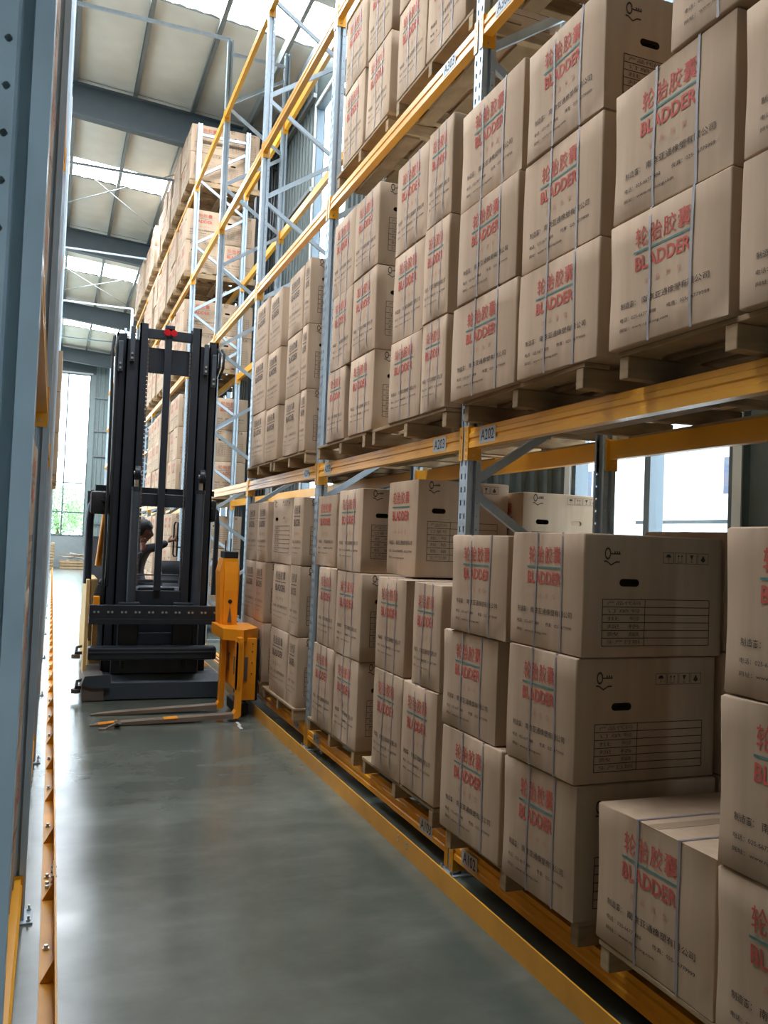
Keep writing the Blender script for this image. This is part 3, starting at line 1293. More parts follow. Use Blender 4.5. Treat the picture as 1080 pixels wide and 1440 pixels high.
# rear row behind those (seen between and above the front row)
g = 'rear-row cartons of the two nearest bays, ground level'
RR = 'rear-row carton, %s, behind %s'
for nm, ya, yb, zs, xr, kd in (('the right column over the A102 sticker', 2.75, 3.25, [p0, .79, 1.27, 1.745], 2.475, 'S'),
                               ('the short second column by the A103 sticker', 4.60, 5.08, [p0, .87, 1.43, 1.985], 2.615, 'T')):
    n = len(zs) - 1
    for k in range(n):
        carton(RR % (LAYER[n][k], nm), g, xr + .012, ya, yb, zs[k], zs[k + 1], kd, straps=False)

# third bay, ground level, grey print
pal(1.85, 7.30, 0, 'pale wooden pallet beyond the third frame under grey-printed cartons, ground level')
pal(1.85, 8.56, 0, 'wooden pallet under grey-printed cartons beside the forklift, ground level')
g = 'grey-printed cartons at ground level, third bay'
c3 = [p0, .86, 1.425, 1.985]
stack('the first column left of the third frame, ground level', g, 1.87, [6.765] * 3, [7.05, 7.08, 7.08], [p0, .86, 1.43, 1.985], 'T', True, False)
for k in range(2):
    carton('grey-printed carton, %s of the second column left of the third frame, ground level' % LAYER[3][k], g, 1.87 + jit(), 7.10, 7.70, c3[k], c3[k + 1], 'T', True, False)
carton('carton with its handle end outwards atop the second column, ground level', g, 1.87, 7.11, 7.78, c3[2], c3[3] + .01, 'T', True, False, turn=-1)
stack('the third column left of the third frame, ground level', g, 1.87, 8.0, 8.41, [p0, .85, 1.415, 1.985], 'T', True, False)
stack('the column beside the forklift mast, ground level', g, 1.87, 8.43, 8.9, [p0, .85, 1.415, 1.985], 'T', True, False)

# ---- first beam level -----------------------------------------------------------
pal(1.85, 2.045, 1, 'wooden pallet on the A202 beam, nearest the camera')
pal(1.85, 3.345, 1, 'wooden pallet ending at the A202 sticker above the single beam', rz=-.03)
pal(1.86, 4.64, 1, 'wooden pallet above the A203 sticker, right half of the bay')
pal(1.86, 5.86, 1, 'wooden pallet on the first-level beam right of the third frame')
pal(1.86, 7.30, 1, 'pale wooden pallet on the first-level beam left of the third frame')
pal(1.86, 8.45, 1, 'wooden pallet on the first-level beam before the fourth frame')
g = 'cartons on the A202 beam'
q3 = [p1, 2.80, 3.27, 3.745]
stack('the column at the right picture edge above the A202 beam', g, 1.82, 1.43, 1.985, [p1, 2.795, 3.25], 'S')
stack('the second column from the right edge above the A202 beam', g, 1.82, 2.03, 2.62, [p1, 2.805, 3.285], 'S')
carton('red-printed carton lying across the two nearest columns, upper right corner', g, 1.82, 1.735, 2.325, 3.288, 3.76, 'S')
stack('the right column of the far pallet above the A202 beam', g, 1.82, 2.695, [3.275, 3.275, 3.255], [p1, 2.806, 3.28, 3.755], 'S')
stack('the left column right above the A202 sticker', g, 1.82, [3.295, 3.31, 3.305], [3.945, 3.90, 3.92], [p1, 2.82, 3.29, 3.79], 'S')
g = 'cartons above the A203 sticker'
stack('the right column of the pallet above the A203 sticker', g, 1.85, [4.085, 4.085, 4.085], [4.405, 4.41, 4.40], [p1, 2.845, 3.37, 3.905], 'T', straps=True)
stack('the left column of the pallet above the A203 sticker', g, 1.85, 4.415, 4.885, [p1, 2.835, 3.36, 3.90], 'T')
g = 'cartons on the first level right of the third frame'
stack('the right column on the first-level pallet right of the third frame', g, 1.85, 5.175, 5.65, [p1, 2.87, 3.415, 3.95], 'T')
stack('the left column on the first-level pallet touching the third frame', g, 1.85, [5.76, 5.675, 5.675], [6.17, 6.12, 6.17], [p1, 2.87, 3.415, 3.97], 'T')
g = 'grey-printed cartons on the first level, third bay'
h1 = [p1, 2.855, 3.385, 3.925]
stack('the first column left of the third frame, first level', g, 1.85, 6.755, [6.92, 6.93, 6.94], h1, 'T', True, False)
stack('the second column left of the third frame, first level', g, 1.85, 6.99, 7.46, h1, 'T', True, False)
stack('the third column left of the third frame, first level', g, 1.85, 7.69, 8.17, [p1, 2.85, 3.385, 3.93], 'T', True, False)
stack('the column touching the fourth frame, first level', g, 1.85, 8.22, 8.78, [p1, 2.87, 3.42, 3.97], 'T', True, False)

# ---- second beam level -----------------------------------------------------------
pal(1.945, 3.32, 2, 'wooden pallet overhead just right of the second frame, second level')
pal(1.945, 4.66, 2, 'dark wooden pallet on the second-level beam left of the second frame')
pal(1.945, 5.93, 2, 'wooden pallet on the second-level beam right of the third frame')
g = 'cartons on the second level'
m2 = [p2 + .0, p2 + .565, p2 + 1.13]
for nm, ya, yb in (('the third overhead column', 2.8, 3.3),
                   ('the fourth overhead column', 3.35, 3.85), ('the right column left of the second frame', 4.2, 4.72), ('the second column left of the second frame', 4.735, 5.2),
                   ('the right column by the third frame', 5.34, 5.805), ('the left column touching the third frame', 5.86, 6.33)):
    stack(nm + ', second level', g, 1.94, ya, yb, m2, 'T')

# ---- full bays beyond the forklift ------------------------------------------------
ZL = {0: [p0, .86, 1.42, 1.98], 1: [p1, p1 + .54, p1 + 1.08, p1 + 1.62], 2: [p2, p2 + .545, p2 + 1.09],
      3: [LV[3] + G, LV[3] + G + .53, LV[3] + G + 1.06], 4: [LV[4] + G, LV[4] + G + .47, LV[4] + G + .94]}
LW = ['ground level', 'first level', 'second level', 'third level', 'top level']
for bay in (5, 6, 7, 8):
    for lv in range(5):
        zs = ZL[lv]
        n = len(zs) - 1
        if (bay == 8 and lv < 4) or (bay == 7 and lv == 1):
            continue
        for pi in range(2):
            yc = YU(bay) + .09 + .62 + pi * 1.28
            x = 1.86 + jit(.02)
            pal(x - .005, yc, lv, 'distant wooden pallet %s, %s bay, %s' % (('first', 'second')[pi], ORD[bay], LW[lv]), 'distant pallets on the right rack', detail=(bay == 5))
            for ci in range(2):
                ya = yc - .545 + ci * .55
                for k in range(n):
                    face = bay == 5 and pi == 0 and ci == 0
                    t = 1 if (face and k % 2 == 1) else 0
                    lab = 'distant carton, %s row, %s column, %s bay, %s' % (LAYER[n][k], ORD[pi * 2 + ci], ORD[bay], LW[lv])
                    if face:
                        carton(lab, 'distant cartons beyond the forklift', x, ya, ya + .53, zs[k], zs[k + 1], 'T', straps=False, turn=t, depth=.575)
                        carton('distant carton, %s row, rear, end of the full stacks, %s' % (LAYER[n][k], LW[lv]), 'distant cartons beyond the forklift',
                               x + .592, ya, ya + .53, zs[k], zs[k + 1], 'T', straps=False, turn=1 - t if lv % 2 else 0, depth=.57)
                    elif not (bay > 6 and lv == 0):
                        carton(lab, 'distant cartons beyond the forklift', x + jit(.015), ya, ya + .53, zs[k], zs[k + 1] + jit(.004) * 0, 'T', straps=False, full=False)

# ---- left rack: far bay seen edge-on, nearer bays unseen, added to shade the aisle ------------------------------------------------
for bay in (0, 1, 2, 4):
    for lv in ((0, 1) if bay < 3 else (1,)):
        zs = ZL[lv]
        n = len(zs) - 1
        xf = -.075 if bay < 3 else .02
        for pi in range(2):
            yc = YU(bay) + .09 + .62 + pi * 1.28
            pallet(xf, yc, LV[lv] + .1, '%s wooden pallet in the left-hand rack, %s bay, %s' % (('nearer', 'farther')[pi], ORD[bay], LW[lv]), 'pallets in the left rack', s=-1, detail=False)
            for ci in range(2):
                ya = yc - .545 + ci * .55
                for k in range(n):
                    carton('carton in the left-hand rack, %s row, %s column, %s bay, %s' % (LAYER[n][k], ORD[pi * 2 + ci], ORD[bay], LW[lv]),
                           'cartons in the left rack', xf, ya, ya + .53, zs[k], zs[k + 1], 'T', straps=False, full=False, side=-1)
print('cartons', NBOX[0])

# ------------------------------------------------------------------ turret truck
TY = 9.15
tr = thing('forklift', (1.0, TY, 0), 'black and yellow narrow-aisle forklift with tall mast, forks turned left', 'forklift')


def part(b, name, smooth=False, parent=None):
    me = b.mesh(name, smooth)
    o = obj(name, me, parent or tr)
    if (parent or tr) is tr:
        o.location = (-1.0, -TY, 0)
    return o


K, Gd, Ye = M['tblack'], M['tgrey'], M['tyellow']


def chan(b, x0, x1, y0, y1, z0, z1, m, open_left):
    """mast channel: web plus two flanges"""
    t = .016
    if open_left:
        b.box(x1 - t, x1, y0, y1, z0, z1, m)
    else:
        b.box(x0, x0 + t, y0, y1, z0, z1, m)
    b.box(x0, x1, y0, y0 + t * 1.4, z0, z1, m)
    b.box(x0, x1, y1 - t * 1.4, y1, z0, z1, m)


for (x0, x1, y0, y1, z0, z1, ol) in ((.52, .62, 9.20, 9.42, .12, 3.66, False), (.61, .74, 9.15, 9.34, .14, 3.60, False), (.735, .815, 9.12, 9.28, .2, 3.77, False),
                                     (1.45, 1.545, 9.20, 9.42, .12, 3.67, True), (1.35, 1.46, 9.15, 9.34, .14, 3.60, True), (1.262, 1.352, 9.12, 9.28, .2, 3.78, True)):
    b = MB()
    chan(b, x0, x1, y0, y1, z0, z1, K, ol)
    part(b, 'mast_rail')
for (x0, x1, y0, y1, z0, z1) in ((.81, 1.27, 9.15, 9.2, 3.63, 3.73), (.81, 1.27, 9.22, 9.26, 3.29, 3.55), (.81, 1.27, 9.2, 9.25, 1.915, 2.045), (.81, 1.28, 9.14, 9.2, .86, 1.06), (.62, 1.46, 9.26, 9.3, .5, .62)):
    b = MB()
    b.box(x0, x1, y0, y1, z0, z1, K, .006)
    part(b, 'mast_crossbar')
b = MB()
b.box(.985, 1.055, 9.1, 9.14, 1.06, 3.66, K, .004)
part(b, 'centre_bar')
for x in (.765, 1.405):
    b = MB()
    b.tube([(x, 9.07, .35), (x, 9.07, 2.06)], .045, Gd, 16)
    b.tube([(x, 9.07, 2.06), (x, 9.07, 2.1)], .05, K, 16)
    b.tube([(x, 9.07, 2.1), (x, 9.07, 2.2)], .022, M['bolt'], 12)
    part(b, 'lift_cylinder', True)
    b = MB()
    b.tube([(x - .02, 9.05, 2.24), (x + .03, 9.05, 2.24)], .07, K, 20)
    b.tube([(x - .03, 9.05, 2.24), (x + .04, 9.05, 2.24)], .02, M['bolt'], 10)
    part(b, 'chain_pulley', True)
# roller brackets near the mast head
for (x, z0, z1) in ((.555, 3.25, 3.56), (.665, 3.36, 3.72), (1.405, 3.30, 3.62), (1.49, 3.18, 3.52)):
    b = MB()
    b.box(x - .02, x + .025, 9.09, 9.15, z0, z1, Gd, .006)
    for zz in (z0 + .035, z0 + .08):
        b.tube([(x, 9.075, zz), (x, 9.09, zz)], .012, M['bolt'], 8)
    part(b, 'roller_bracket')
b = MB()
for sx in (-.01, .03):
    b.tube([(.505 + sx, 9.2, 3.62), (.49 + sx, 9.15, 3.5), (.5 + sx, 9.16, 3.1), (.51 + sx, 9.18, 2.2), (.51 + sx, 9.2, 1.1)], .014, M['rubber'], 8)
    b.tube([(1.55 + sx, 9.2, 3.60), (1.57 + sx, 9.16, 3.55), (1.565 + sx, 9.16, 3.4), (1.54 + sx, 9.22, 3.3)], .014, M['rubber'], 8)
part(b, 'hydraulic_hoses', True)
for x in (.828, 1.252):
    b = MB()
    for k in range(60):
        z = 1.1 + k * .042
        b.box(x - .008, x + .008, 9.17, 9.178, z, z + .034, M['dirty'])
    tag(part(b, 'lift_chain'), kind='stuff')
b = MB()
b.tube([(1.0, 9.1, 3.69), (1.0, 9.07, 3.69)], .034, M['redlamp'], 14)
b.tube([(1.065, 9.1, 3.69), (1.065, 9.07, 3.69)], .034, M['redlamp'], 14)
tag(part(b, 'beacon', True), 'red twin lamp at the mast top')
b = MB()
b.box(.98, 1.08, 9.12, 9.2, 3.73, 3.78, K, .01)
part(b, 'beacon_bracket')

# mirrors and guard
for (x, z, w) in ((.43, 1.93, .17), (1.58, 1.9, .08)):
    b = MB()
    b.box(x - w / 2, x + w / 2, 9.28, 9.4, z - .115, z + .115, M['rubber'], .03)
    b.tube([(x, 9.3, z + .03), (x + (.12 if x < 1 else -.08), 9.24, z + .02)], .014, K, 8)
    part(b, 'rear_mirror', True)
b = MB()
b.tube([(.36, 9.5, 1.1), (.355, 9.5, 1.75), (.37, 9.5, 1.9), (.42, 9.52, 1.99), (.55, 9.55, 2.03), (.8, 9.56, 2.04)], .042, M['tblack'], 10)
b.tube([(1.66, 9.5, 1.0), (1.665, 9.5, 1.75), (1.65, 9.5, 1.9), (1.6, 9.52, 1.99), (1.45, 9.55, 2.03), (1.2, 9.56, 2.04)], .03, M['tblack'], 10)
part(b, 'guard_pillar', True)
b = MB()
for x in (.6, .85, 1.1, 1.35):
    b.box(x - .02, x + .02, 9.5, 11.2, 2.08, 2.12, K)
b.box(.4, 1.62, 9.5, 9.56, 2.06, 2.12, K)
b.box(.4, 1.62, 11.15, 11.2, 2.06, 2.12, K)
b.box(.38, .43, 11.1, 11.2, 1.1, 2.12, K)
b.box(1.58, 1.63, 11.1, 11.2, 1.1, 2.12, K)
part(b, 'overhead_guard')
b = MB()
b.tube([(.605, 9.6, 3.1), (.545, 9.6, 2.35), (.50, 9.6, 1.7), (.465, 9.6, 1.28)], [.022, .026, .03, .034], Ye, 10)
tag(part(b, 'cable_conduit', True), 'orange curved conduit beside the mast')

# chassis
b = MB()
b.box(.40, 1.62, 9.75, 12.3, .09, .55, M['tcream'], .03)
b.box(.40, .47, 9.55, 12.0, .5, 1.15, M['tcream'], .02)
b.box(1.55, 1.62, 9.75, 12.0, .5, 1.0, M['tcream'], .02)
b.box(.42, 1.6, 11.3, 12.3, .5, .98, M['tgrey'], .05)
part(b, 'chassis')
b = MB()
b.box(.35, .385, 9.3, 9.7, .2, 1.15, M['tcream'], .006)
b.box(.41, .46, 9.02, 9.06, .5, .78, M['tcream'], .004)
tag(part(b, 'side_panel'), 'cream-yellow side panel')
b = MB()
b.box(.86, 1.24, 9.42, 9.75, .99, 1.08, Gd, .02)
b.box(.5, 1.5, 9.45, 9.62, .5, .98, K, .02)
b.box(.84, 1.26, 9.36, 9.4, 1.13, 1.16, Gd, .004)
b.box(.84, 1.26, 9.36, 9.4, 1.2, 1.215, Gd, .004)
b.prism([(9.55, 1.08), (9.8, 1.08), (9.75, 1.35), (9.7, 1.35)], 'x', 1.12, 1.4, K)
part(b, 'control_console')
b = MB()
b.box(.47, .72, 9.32, 9.5, .99, 1.16, M['rubber'], .04)
b.prism([(.42, .93), (.56, .93), (.56, 1.08), (.46, 1.10)], 'y', 9.3, 9.5, Gd)
b.box(.42, .48, 9.2, 9.3, .88, .99, Ye, .006)
part(b, 'headlamp_cowl')
b = MB()
b.tube([(.50, 9.22, .5), (.47, 9.22, .72), (.50, 9.22, .86), (.6, 9.22, .9)], .012, Gd, 6)
b.box(.47, .6, 9.24, 9.3, .45, .88, Gd, .02)
part(b, 'fender')
b = MB()
b.prism([(10.25, 1.0), (10.42, 1.0), (10.62, 1.55), (10.5, 1.58)], 'x', .42, .85, K)
b.box(.5, .98, 9.82, 10.35, .86, .98, K, .03)
part(b, 'seat')
b = MB()
b.tube([(1.255, 9.75, 1.4), (1.245, 9.75, 1.42), (1.245, 9.75, 1.74), (1.255, 9.75, 1.77), (1.285, 9.75, 1.77), (1.285, 9.75, 1.4), (1.255, 9.75, 1.4)], .009, M['rubber'], 8)
b.tube([(1.285, 9.75, 1.5), (1.36, 9.75, 1.5)], .008, M['rubber'], 8)
part(b, 'grab_handle', True)

# front cross members of the turret carriage
b = MB()
b.box(.37, 1.62, 8.86, 8.93, .80, .93, K, .004)
b.box(.37, 1.62, 8.86, 9.0, .745, .80, K, .004)
part(b, 'traverse_beam')
for k in range(10):
    x = .435 + k * .128
    b = MB()
    for dx in (-.018, .018):
        b.tube([(x + dx, 8.86, .865), (x + dx, 8.85, .865)], .0115, M['bolt'], 8)
    part(b, 'bolt_pair')
b = MB()
b.box(.375, 1.6, 8.82, 8.98, .40, .53, K, .02)
b.box(.38, 1.595, 8.81, 8.82, .475, .485, Gd)
part(b, 'lower_traverse_beam')
b = MB()
for x in (.75, 1.28):
    b.box(x - .1, x + .1, 9.0, 9.1, .42, .95, K, .01)
b.box(.6, 1.45, 9.02, 9.1, .24, .42, K, .01)
b.tube([(.7, 8.98, .46), (.7, 8.98, .3)], .02, K, 8)
b.tube([(1.3, 8.98, .46), (1.3, 8.98, .3)], .02, K, 8)
part(b, 'carriage_body')
b = MB()
b.prism([(8.9, .015), (8.9, .17), (9.0, .235), (9.3, .235), (9.3, .015)], 'x', .54, 1.66, Gd)
part(b, 'front_skirt')
b = MB()
b.prism([(.345, 0.01), (.335, .16), (.36, .235), (.53, .25), (.545, .01)], 'y', 8.88, 9.7, M['dirty'])
tag(part(b, 'outrigger'), 'dusty brown outrigger end')
b = MB()
b.prism([(.335, .17), (.36, .245), (.6, .262), (.6, .13), (.42, .13)], 'y', 8.865, 8.88, Gd)
part(b, 'outrigger_cap')
for (y, z) in ((9.6, .34), (9.05, .08)):
    b = MB()
    b.tube([(.29, y, z - .02), (.29, y, z + .02)], .045, M['dirty'], 14)
    b.box(.28, .36, y - .02, y + .03, z + .02, z + .05, K, .004)
    b.tube([(.29, y, z + .02), (.3, y + .03, z + .09), (.36, y + .06, z + .1)], .016, K, 8)
    part(b, 'guide_roller', True)
for (x, y) in ((.46, 9.4), (1.6, 9.4)):
    b = MB()
    b.tube([(x - .06, y, .12), (x + .06, y, .12)], .12, M['rubber'], 20)
    part(b, 'load_wheel', True)
b = MB()
b.tube([(.9, 11.8, .17), (1.1, 11.8, .17)], .17, M['rubber'], 20)
part(b, 'drive_wheel', True)

# rotating fork head on the right, forks pointing left
b = MB()
b.prism([(1.54, .80), (1.70, .80), (1.71, 1.30), (1.685, 1.43), (1.545, 1.43), (1.52, 1.30)], 'y', 8.38, 8.62, Ye)
b.prism([(8.34, .80), (8.38, .80), (8.38, 1.40), (8.36, 1.3), (8.34, 1.12)], 'x', 1.56, 1.69, Ye)
part(b, 'head_column')
b = MB()
b.box(1.555, 1.69, 8.38, 8.6, 1.432, 1.495, M['rubber'], .006)
b.tube([(1.575, 8.45, 1.495), (1.575, 8.45, 1.6)], .006, K, 6)
b.tube([(1.625, 8.45, 1.495), (1.625, 8.45, 1.62)], .006, K, 6)
part(b, 'column_cap')
b = MB()
b.tube([(1.62, 8.335, 1.02), (1.62, 8.345, 1.02)], .02, M['rubber'], 12)
b.prism([(1.62, .98), (1.60, .82), (1.64, .82)], 'y', 8.33, 8.336, M['dirty'])
part(b, 'column_slot')
b = MB()
b.prism([(1.50, 7.98), (1.66, 7.84), (1.84, 8.06), (1.84, 8.55), (1.50, 8.6)], 'z', .70, .80, Ye)
part(b, 'pivot_plate')
b = MB()
b.box(1.60, 1.64, 7.74, 8.36, .27, .70, Ye, .004)
for y in (7.9, 8.15):
    b.box(1.596, 1.602, y - .02, y + .02, .40, .56, M['dirty'])
b.box(1.64, 1.80, 7.90, 7.96, .16, .72, Ye, .004)
b.box(1.69, 1.72, 7.892, 7.9, .34, .55, M['dirty'])
for z in (.4, .5, .6, .67):
    b.tube([(1.76, 7.9, z), (1.76, 7.893, z)], .006, M['rubber'], 6)
part(b, 'fork_carriage')
b = MB()
b.box(1.72, 1.85, 8.02, 8.5, .13, .70, M['rubber'], .01)
b.box(1.64, 1.76, 7.96, 8.4, .02, .12, M['rubber'], .01)
part(b, 'pivot_motor')
for (y, tipx, shx) in ((8.235, .40, 1.53), (7.79, .375, 1.60)):
    b = MB()
    w = .05
    # shank
    b.prism([(shx, .10), (shx, .74), (shx + .045, .74), (shx + .045, .055), (shx + .02, .03), (shx - .02, .03), (shx - .02, .07)], 'y', y - w, y + w, Ye)
    fk = part(b, 'fork_shank')
    b = MB()
    vs, fs = [], []
    L0, L1 = shx - .02, tipx
    secs = [(L0, w, .03, .072), (L0 - .4, w, .018, .055), (L1 + .25, w * .95, .006, .032), (L1 + .06, w * .7, .003, .018), (L1, w * .3, .002, .010)]
    for (x, ww, z0, z1) in secs:
        vs += [(x, y - ww, z0), (x, y + ww, z0), (x, y + ww, z1), (x, y - ww, z1)]
    for k in range(len(secs) - 1):
        for q in range(4):
            fs.append((k * 4 + q, k * 4 + (q + 1) % 4, (k + 1) * 4 + (q + 1) % 4, (k + 1) * 4 + q))
    fs += [(0, 1, 2, 3), (16, 17, 18, 19)]
    b.add(vs, fs, M['worn'])
    tag(part(b, 'fork_blade'), 'worn bare-steel fork blade')
b = MB()
b.prism([(.44, .016), (.60, .030), (.60, .034), (.44, .020)], 'y', 7.75, 7.836, Ye)
b.prism([(.98, .044), (1.1, .0485), (1.1, .0525), (.98, .048)], 'y', 7.738, 7.842, Ye)
part(b, 'fork_paint_patch')
b = MB()
b.prism([(.46, .0), (.49, .0), (.60, .045), (.585, .055)], 'y', 7.62, 7.65, M['worn'])
b.box(.44, .5, 7.6, 7.66, 0, .012, M['worn'])
b.box(.57, .62, 7.62, 7.76, .035, .045, M['dirty'])
part(b, 'tip_bracket')
# white tape hanging under the near fork
b = MB()
b.box(1.60, 1.625, 7.60, 7.74, .0005, .0018, M['paper'])
b.box(1.585, 1.61, 7.46, 7.60, .0005, .0018, M['paper'])
tag(b.build('tape_strip'), 'short white tape strip stuck to the floor beside the near fork', 'tape')

# ------------------------------------------------------------------ operator
def skin_body(name, joints, bones, mat_, parent, root=0, sub=2):
    me = bpy.data.meshes.new(name)
    me.from_pydata([j[0] for j in joints], bones, [])
    o = bpy.data.objects.new(name, me)
    COL.objects.link(o)
    md = o.modifiers.new('skin', 'SKIN')
    sv = me.skin_vertices[0].data
    for k, j in enumerate(joints):
        r = j[1]
        sv[k].radius = r if isinstance(r, tuple) else (r, r)
        sv[k].use_root = (k == root)
    ms = o.modifiers.new('sub', 'SUBSURF')
    ms.levels = ms.render_levels = sub
    dg = bpy.context.evaluated_depsgraph_get()
    nm = bpy.data.meshes.new_from_object(o.evaluated_get(dg))
    bpy.data.objects.remove(o)
    nm.materials.clear()
    nm.materials.append(mat_)
    nm.polygons.foreach_set('use_smooth', [True] * len(nm.polygons))
    p = obj(name, nm, parent)
    return p


HX, HY = .865, 9.93
per = thing('person', (HX, HY, .98), 'dark-haired driver in grey workwear seated in the forklift, arm stretched right', 'person')


def L(x, y, z):
    return (x - HX, y - HY, z - .98)


J = [(L(.84, 9.98, 1.06), (.13, .12)),       # 0 pelvis
     (L(.86, 9.97, 1.22), (.12, .10)),       # 1 waist
     (L(.89, 9.95, 1.38), (.14, .105)),      # 2 chest
     (L(.90, 9.94, 1.475), (.08, .07)),      # 3 upper chest
     (L(.905, 9.93, 1.53), (.045, .045)),    # 4 neck
     (L(.91, 9.92, 1.575), (.042, .042)),    # 5 neck top
     (L(.99, 9.86, 1.475), (.058, .055)),    # 6 right-hand shoulder
     (L(1.075, 9.82, 1.49), (.052, .05)),    # 7
     (L(1.12, 9.79, 1.515), (.05, .048)),    # 8 elbow
     (L(1.185, 9.745, 1.55), (.042, .04)),   # 9 wrist cuff
     (L(.80, 9.99, 1.47), (.058, .055)),     # 10 other shoulder
     (L(.77, 9.90, 1.33), (.046, .045)),     # 11
     (L(.79, 9.78, 1.25), (.040, .04)),      # 12 elbow
     (L(.87, 9.72, 1.36), (.034, .034)),     # 13 forearm
     (L(.91, 9.71, 1.44), (.028, .028)),     # 14 wrist
     (L(.93, 9.86, 1.05), (.088, .085)),     # 15 hip R
     (L(1.12, 9.72, 1.06), (.07, .07)),      # 16 knee R
     (L(1.14, 9.68, .80), (.052, .052)),     # 17
     (L(1.15, 9.66, .62), (.045, .045)),     # 18 ankle
     (L(1.2, 9.6, .585), (.04, .035)),       # 19 toe
     (L(.79, 9.9, 1.05), (.088, .085)),      # 20 hip L
     (L(.84, 9.70, 1.06), (.07, .07)),       # 21 knee L
     (L(.85, 9.67, .80), (.052, .052)),
     (L(.86, 9.66, .62), (.045, .045)),
     (L(.9, 9.6, .585), (.04, .035))]
Bn = [(0, 1), (1, 2), (2, 3), (3, 4), (4, 5), (3, 6), (6, 7), (7, 8), (8, 9), (3, 10), (10, 11), (11, 12), (12, 13), (13, 14),
      (0, 15), (15, 16), (16, 17), (17, 18), (18, 19), (0, 20), (20, 21), (21, 22), (22, 23), (23, 24)]
skin_body('body', J, Bn, M['cloth'], per)


def hand(base, d, upv, parent, grip=1., nm='hand'):
    """palm with four curled fingers and a thumb; d = direction of the fingers"""
    base, d, upv = Vector(base), Vector(d).normalized(), Vector(upv).normalized()
    s = d.cross(upv).normalized()
    j = [(tuple(base), (.024, .018)), (tuple(base + d * .04), (.030, .014)), (tuple(base + d * .075), (.034, .012))]
    bn = [(0, 1), (1, 2)]
    for k, ln in enumerate((.062, .07, .066, .052)):
        off = s * (-.028 + .0185 * k)
        p = base + d * .078 + off
        prev = 2
        dd = d.copy()
        for q in range(3):
            dd = (dd - upv * .55 * grip).normalized()
            p = p + dd * ln / 2.4
            j.append((tuple(p), (.0085 - .001 * q,) * 2))
            bn.append((prev, len(j) - 1))
            prev = len(j) - 1
    p = base + d * .03 - s * .03
    j.append((tuple(p), (.011, .011)))
    bn.append((1, len(j) - 1))
    j.append((tuple(p + d * .03 - s * .015 - upv * .015), (.009, .009)))
    bn.append((len(j) - 2, len(j) - 1))
    j.append((tuple(p + d * .05 - s * .012 - upv * .03), (.008, .008)))
    bn.append((len(j) - 2, len(j) - 1))
    return skin_body(nm, j, bn, M['skin'], parent, 0, 1)


hand(L(1.178, 9.735, 1.55), (.9, 0, .38), (.1, -1, 0), per, .8)
hand(L(.912, 9.712, 1.44), (.1, .1, 1), (0, .9, -.1), per, .8)


def head():
    b = MB()
    n, m = 18, 22
    vs, fs = [], []
    for i in range(n + 1):
        t = math.pi * i / n
        for k in range(m):
            a = 2 * math.pi * k / m
            x, y, z = math.sin(t) * math.cos(a), math.sin(t) * math.sin(a), math.cos(t)
            w = 1 - .18 * max(0, -z)                     # narrow jaw
            fx = 1 + .06 * max(0, -z) * (x > 0)
            px, py, pz = x * .098 * fx, y * .076 * w, z * .118
            if x > 0:                                    # face details (facing +x)
                e = math.exp(-((py) / .010) ** 2 - ((pz + .015) / .024) ** 2)
                px += .022 * e                           # nose
                for sy in (-1, 1):
                    px -= .008 * math.exp(-((py - sy * .03) / .014) ** 2 - ((pz - .006) / .012) ** 2)   # sockets
                px += .006 * math.exp(-(py / .022) ** 2 - ((pz + .052) / .007) ** 2)                    # lips
                px += .008 * math.exp(-(py / .02) ** 2 - ((pz + .095) / .014) ** 2)                     # chin
            vs.append((px, py, pz))
    for i in range(n):
        for k in range(m):
            fs.append((i * m + k, i * m + (k + 1) % m, (i + 1) * m + (k + 1) % m, (i + 1) * m + k))
    b.add(vs, fs, M['skin'])
    for sy in (-1, 1):
        bm = bmesh.new()
        bmesh.ops.create_uvsphere(bm, u_segments=10, v_segments=8, radius=1, matrix=Matrix.Translation((-.006, sy * .076, -.005)) @ Matrix.Diagonal((.016, .008, .028, 1)))
        b.bm(bm, M['skin'])
        bm = bmesh.new()
        bmesh.ops.create_uvsphere(bm, u_segments=10, v_segments=8, radius=.010, matrix=Matrix.Translation((.079, sy * .03, .006)))
        b.bm(bm, M['paper'])
        bm = bmesh.new()
        bmesh.ops.create_uvsphere(bm, u_segments=8, v_segments=6, radius=.005, matrix=Matrix.Translation((.086, sy * .03, .006)))
        b.bm(bm, M['rubber'])
    return b


hd = head().build('head', per, smooth=True, loc=L(.935, 9.9, 1.655))
hd.rotation_euler = (0, .18, -.35)
b = MB()
n, m = 14, 24
vs, fs = [], []
for i in range(n + 1):
    t = math.pi * .62 * i / n
    for k in range(m):
        a = 2 * math.pi * k / m
        x, y, z = math.sin(t) * math.cos(a), math.sin(t) * math.sin(a), math.cos(t)
        r = 1.1 + .05 * noise.noise((x * 6, y * 6, z * 6))
        # hairline: lift the rim over the face
        zz = z
        if x > .35 and z < .35:
            zz = .35 + (z - .35) * .15
            x *= .92
        vs.append((x * .1 * r - .006, y * .081 * r, zz * .122 * r + .004))
for i in range(n):
    for k in range(m):
        fs.append((i * m + k, i * m + (k + 1) % m, (i + 1) * m + (k + 1) % m, (i + 1) * m + k))
b.add(vs, fs, M['hair'])
b.build('hair', hd, smooth=True)

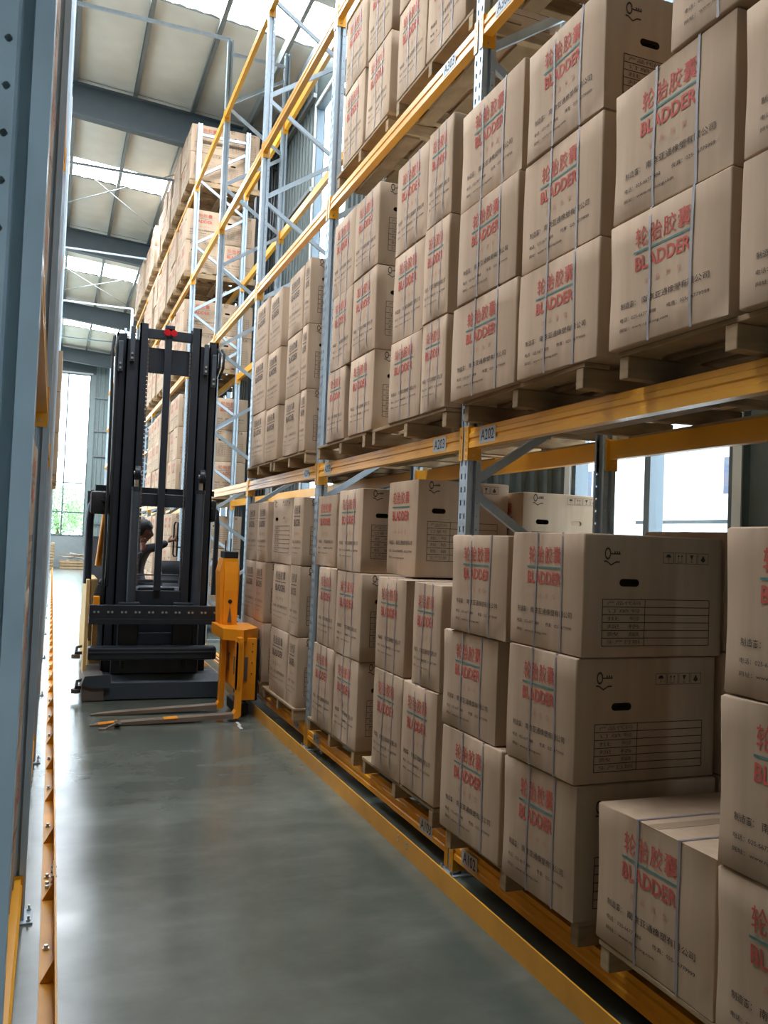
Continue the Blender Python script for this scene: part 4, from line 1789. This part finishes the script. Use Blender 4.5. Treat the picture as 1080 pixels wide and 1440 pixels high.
# ------------------------------------------------------------------ things at the far wall
for k in range(9):
    z = k * .118
    pallet(.12, 38.6, z, 'weathered pallet in the tall pile at the far left, %s layer from the floor' % ORD[k], 'pallet pile by the far wall', s=-1, detail=False)
for k in range(3):
    pallet(.35, 38.9, k * .118, 'loose flat pallet under the scrap heap by the far window, %s layer from the floor' % ORD[k], 'pallets under the scrap heap', detail=False)
b = MB()
rs = random.Random(3)
for k in range(14):
    mt = Matrix.Translation((.5 + rs.uniform(0, .9), 38.6 + rs.uniform(0, .5), .42 + rs.uniform(0, .22))) @ Matrix.Rotation(rs.uniform(-.5, .5), 4, 'Z') @ Matrix.Rotation(rs.uniform(-.35, .2), 4, 'Y')
    b.obox(mt, rs.uniform(.5, 1.0), .09, .02, M['wood'] if k % 3 else M['paper'])
tag(b.build('scrap_heap'), 'heap of broken boards and white film on pallets by the far window', 'scrap heap', kind='stuff')

# ------------------------------------------------------------------ outside
b = MB()
b.box(XW + .2, 60, -30, 90, -.3, -.25, M['ground'])
b.box(-40, XW + .2, YE + .2, 90, -.3, -.25, M['ground'])
tag(b.build('ground_outside'), kind='structure')
bl = thing('building', (16, 12, -.25), 'pale two-storey building seen through the right window', 'building')
b = MB()
b.box(0, 10, -14, 24, 0, 7.5, M['facade'])
b.build('wall', bl)
b = MB()
b.box(-.3, 10, -14.2, 24.2, 7.5, 7.8, M['trim'])
b.build('roof', bl)
for k in range(5):
    for z in (3.45, 6.0):
        b = MB()
        y = -7.0 + k * 6.1
        b.box(-.03, .02, y, y + .6, z, z + .95, M['facwin'])
        w = b.build('window', bl)
        b = MB()
        b.box(-.1, -.03, y - .08, y + .68, z - .12, z, M['trim'])
        b.box(-.05, -.03, y + .28, y + .32, z, z + .95, M['trim'])
        b.build('window_trim', w)
sh = thing('canopy', (9, 8.5, 0), 'low pale canopy roof outside the right window', 'canopy')
b = MB()
b.prism([(8.0 - 9, 2.05), (11 - 9, 2.25), (11 - 9, 2.3), (8 - 9, 2.1)], 'y', -2.5, 2.2, M['rafter'])
b.build('canopy_roof', sh)
for y in (-2.3, 2.0):
    b = MB()
    b.box(-.9, -.82, y, y + .08, -.25, 2.06, M['rafter'])
    b.build('canopy_post', sh)


def tree(x, y, h, r, label, seed):
    t = thing('tree', (x, y, -.25), label, 'tree', 'trees outside the far window')
    b = MB()
    b.tube([(0, 0, 0), (.05, 0, h * .4), (-.05, .1, h * .7)], [.14, .1, .05], M['bark'], 8)
    for k in range(5):
        a = k * 1.3
        b.tube([(0, 0, h * (.35 + .07 * k)), (math.cos(a) * r * .6, math.sin(a) * r * .6, h * (.55 + .07 * k))], [.04, .012], M['bark'], 6)
    b.build('trunk', t)
    rs = random.Random(seed)
    vs, fs = [], []
    for k in range(2600):
        a, e = rs.uniform(0, 6.283), rs.uniform(-1, 1)
        rr = r * (.45 + .55 * rs.random() ** .5)
        lump = 1 + .35 * noise.noise((math.cos(a) * 2 + seed, math.sin(a) * 2, e * 2))
        c = Vector((math.cos(a) * math.sqrt(1 - e * e) * rr * lump, math.sin(a) * math.sqrt(1 - e * e) * rr * lump, h * .68 + e * rr * .8 * lump))
        u = Vector((rs.uniform(-1, 1), rs.uniform(-1, 1), rs.uniform(-1, 1))).normalized() * .11
        w = u.orthogonal().normalized() * .05
        q = len(vs)
        vs += [c - u, c + w, c + u, c - w]
        fs.append((q, q + 1, q + 2, q + 3))
    b = MB()
    b.add(vs, fs, M['leaf'])
    tag(b.build('foliage', t), kind='stuff')


tree(.2, 47, 4.2, 1.5, 'leafy tree outside the far window, left of the mullion', 1)
tree(2.1, 49.5, 4.0, 1.4, 'leafy tree outside the far window, right of the mullion', 2)
tree(-3.2, 48, 4.6, 1.8, 'leafy tree outside the far window, hidden behind the left rack', 5)
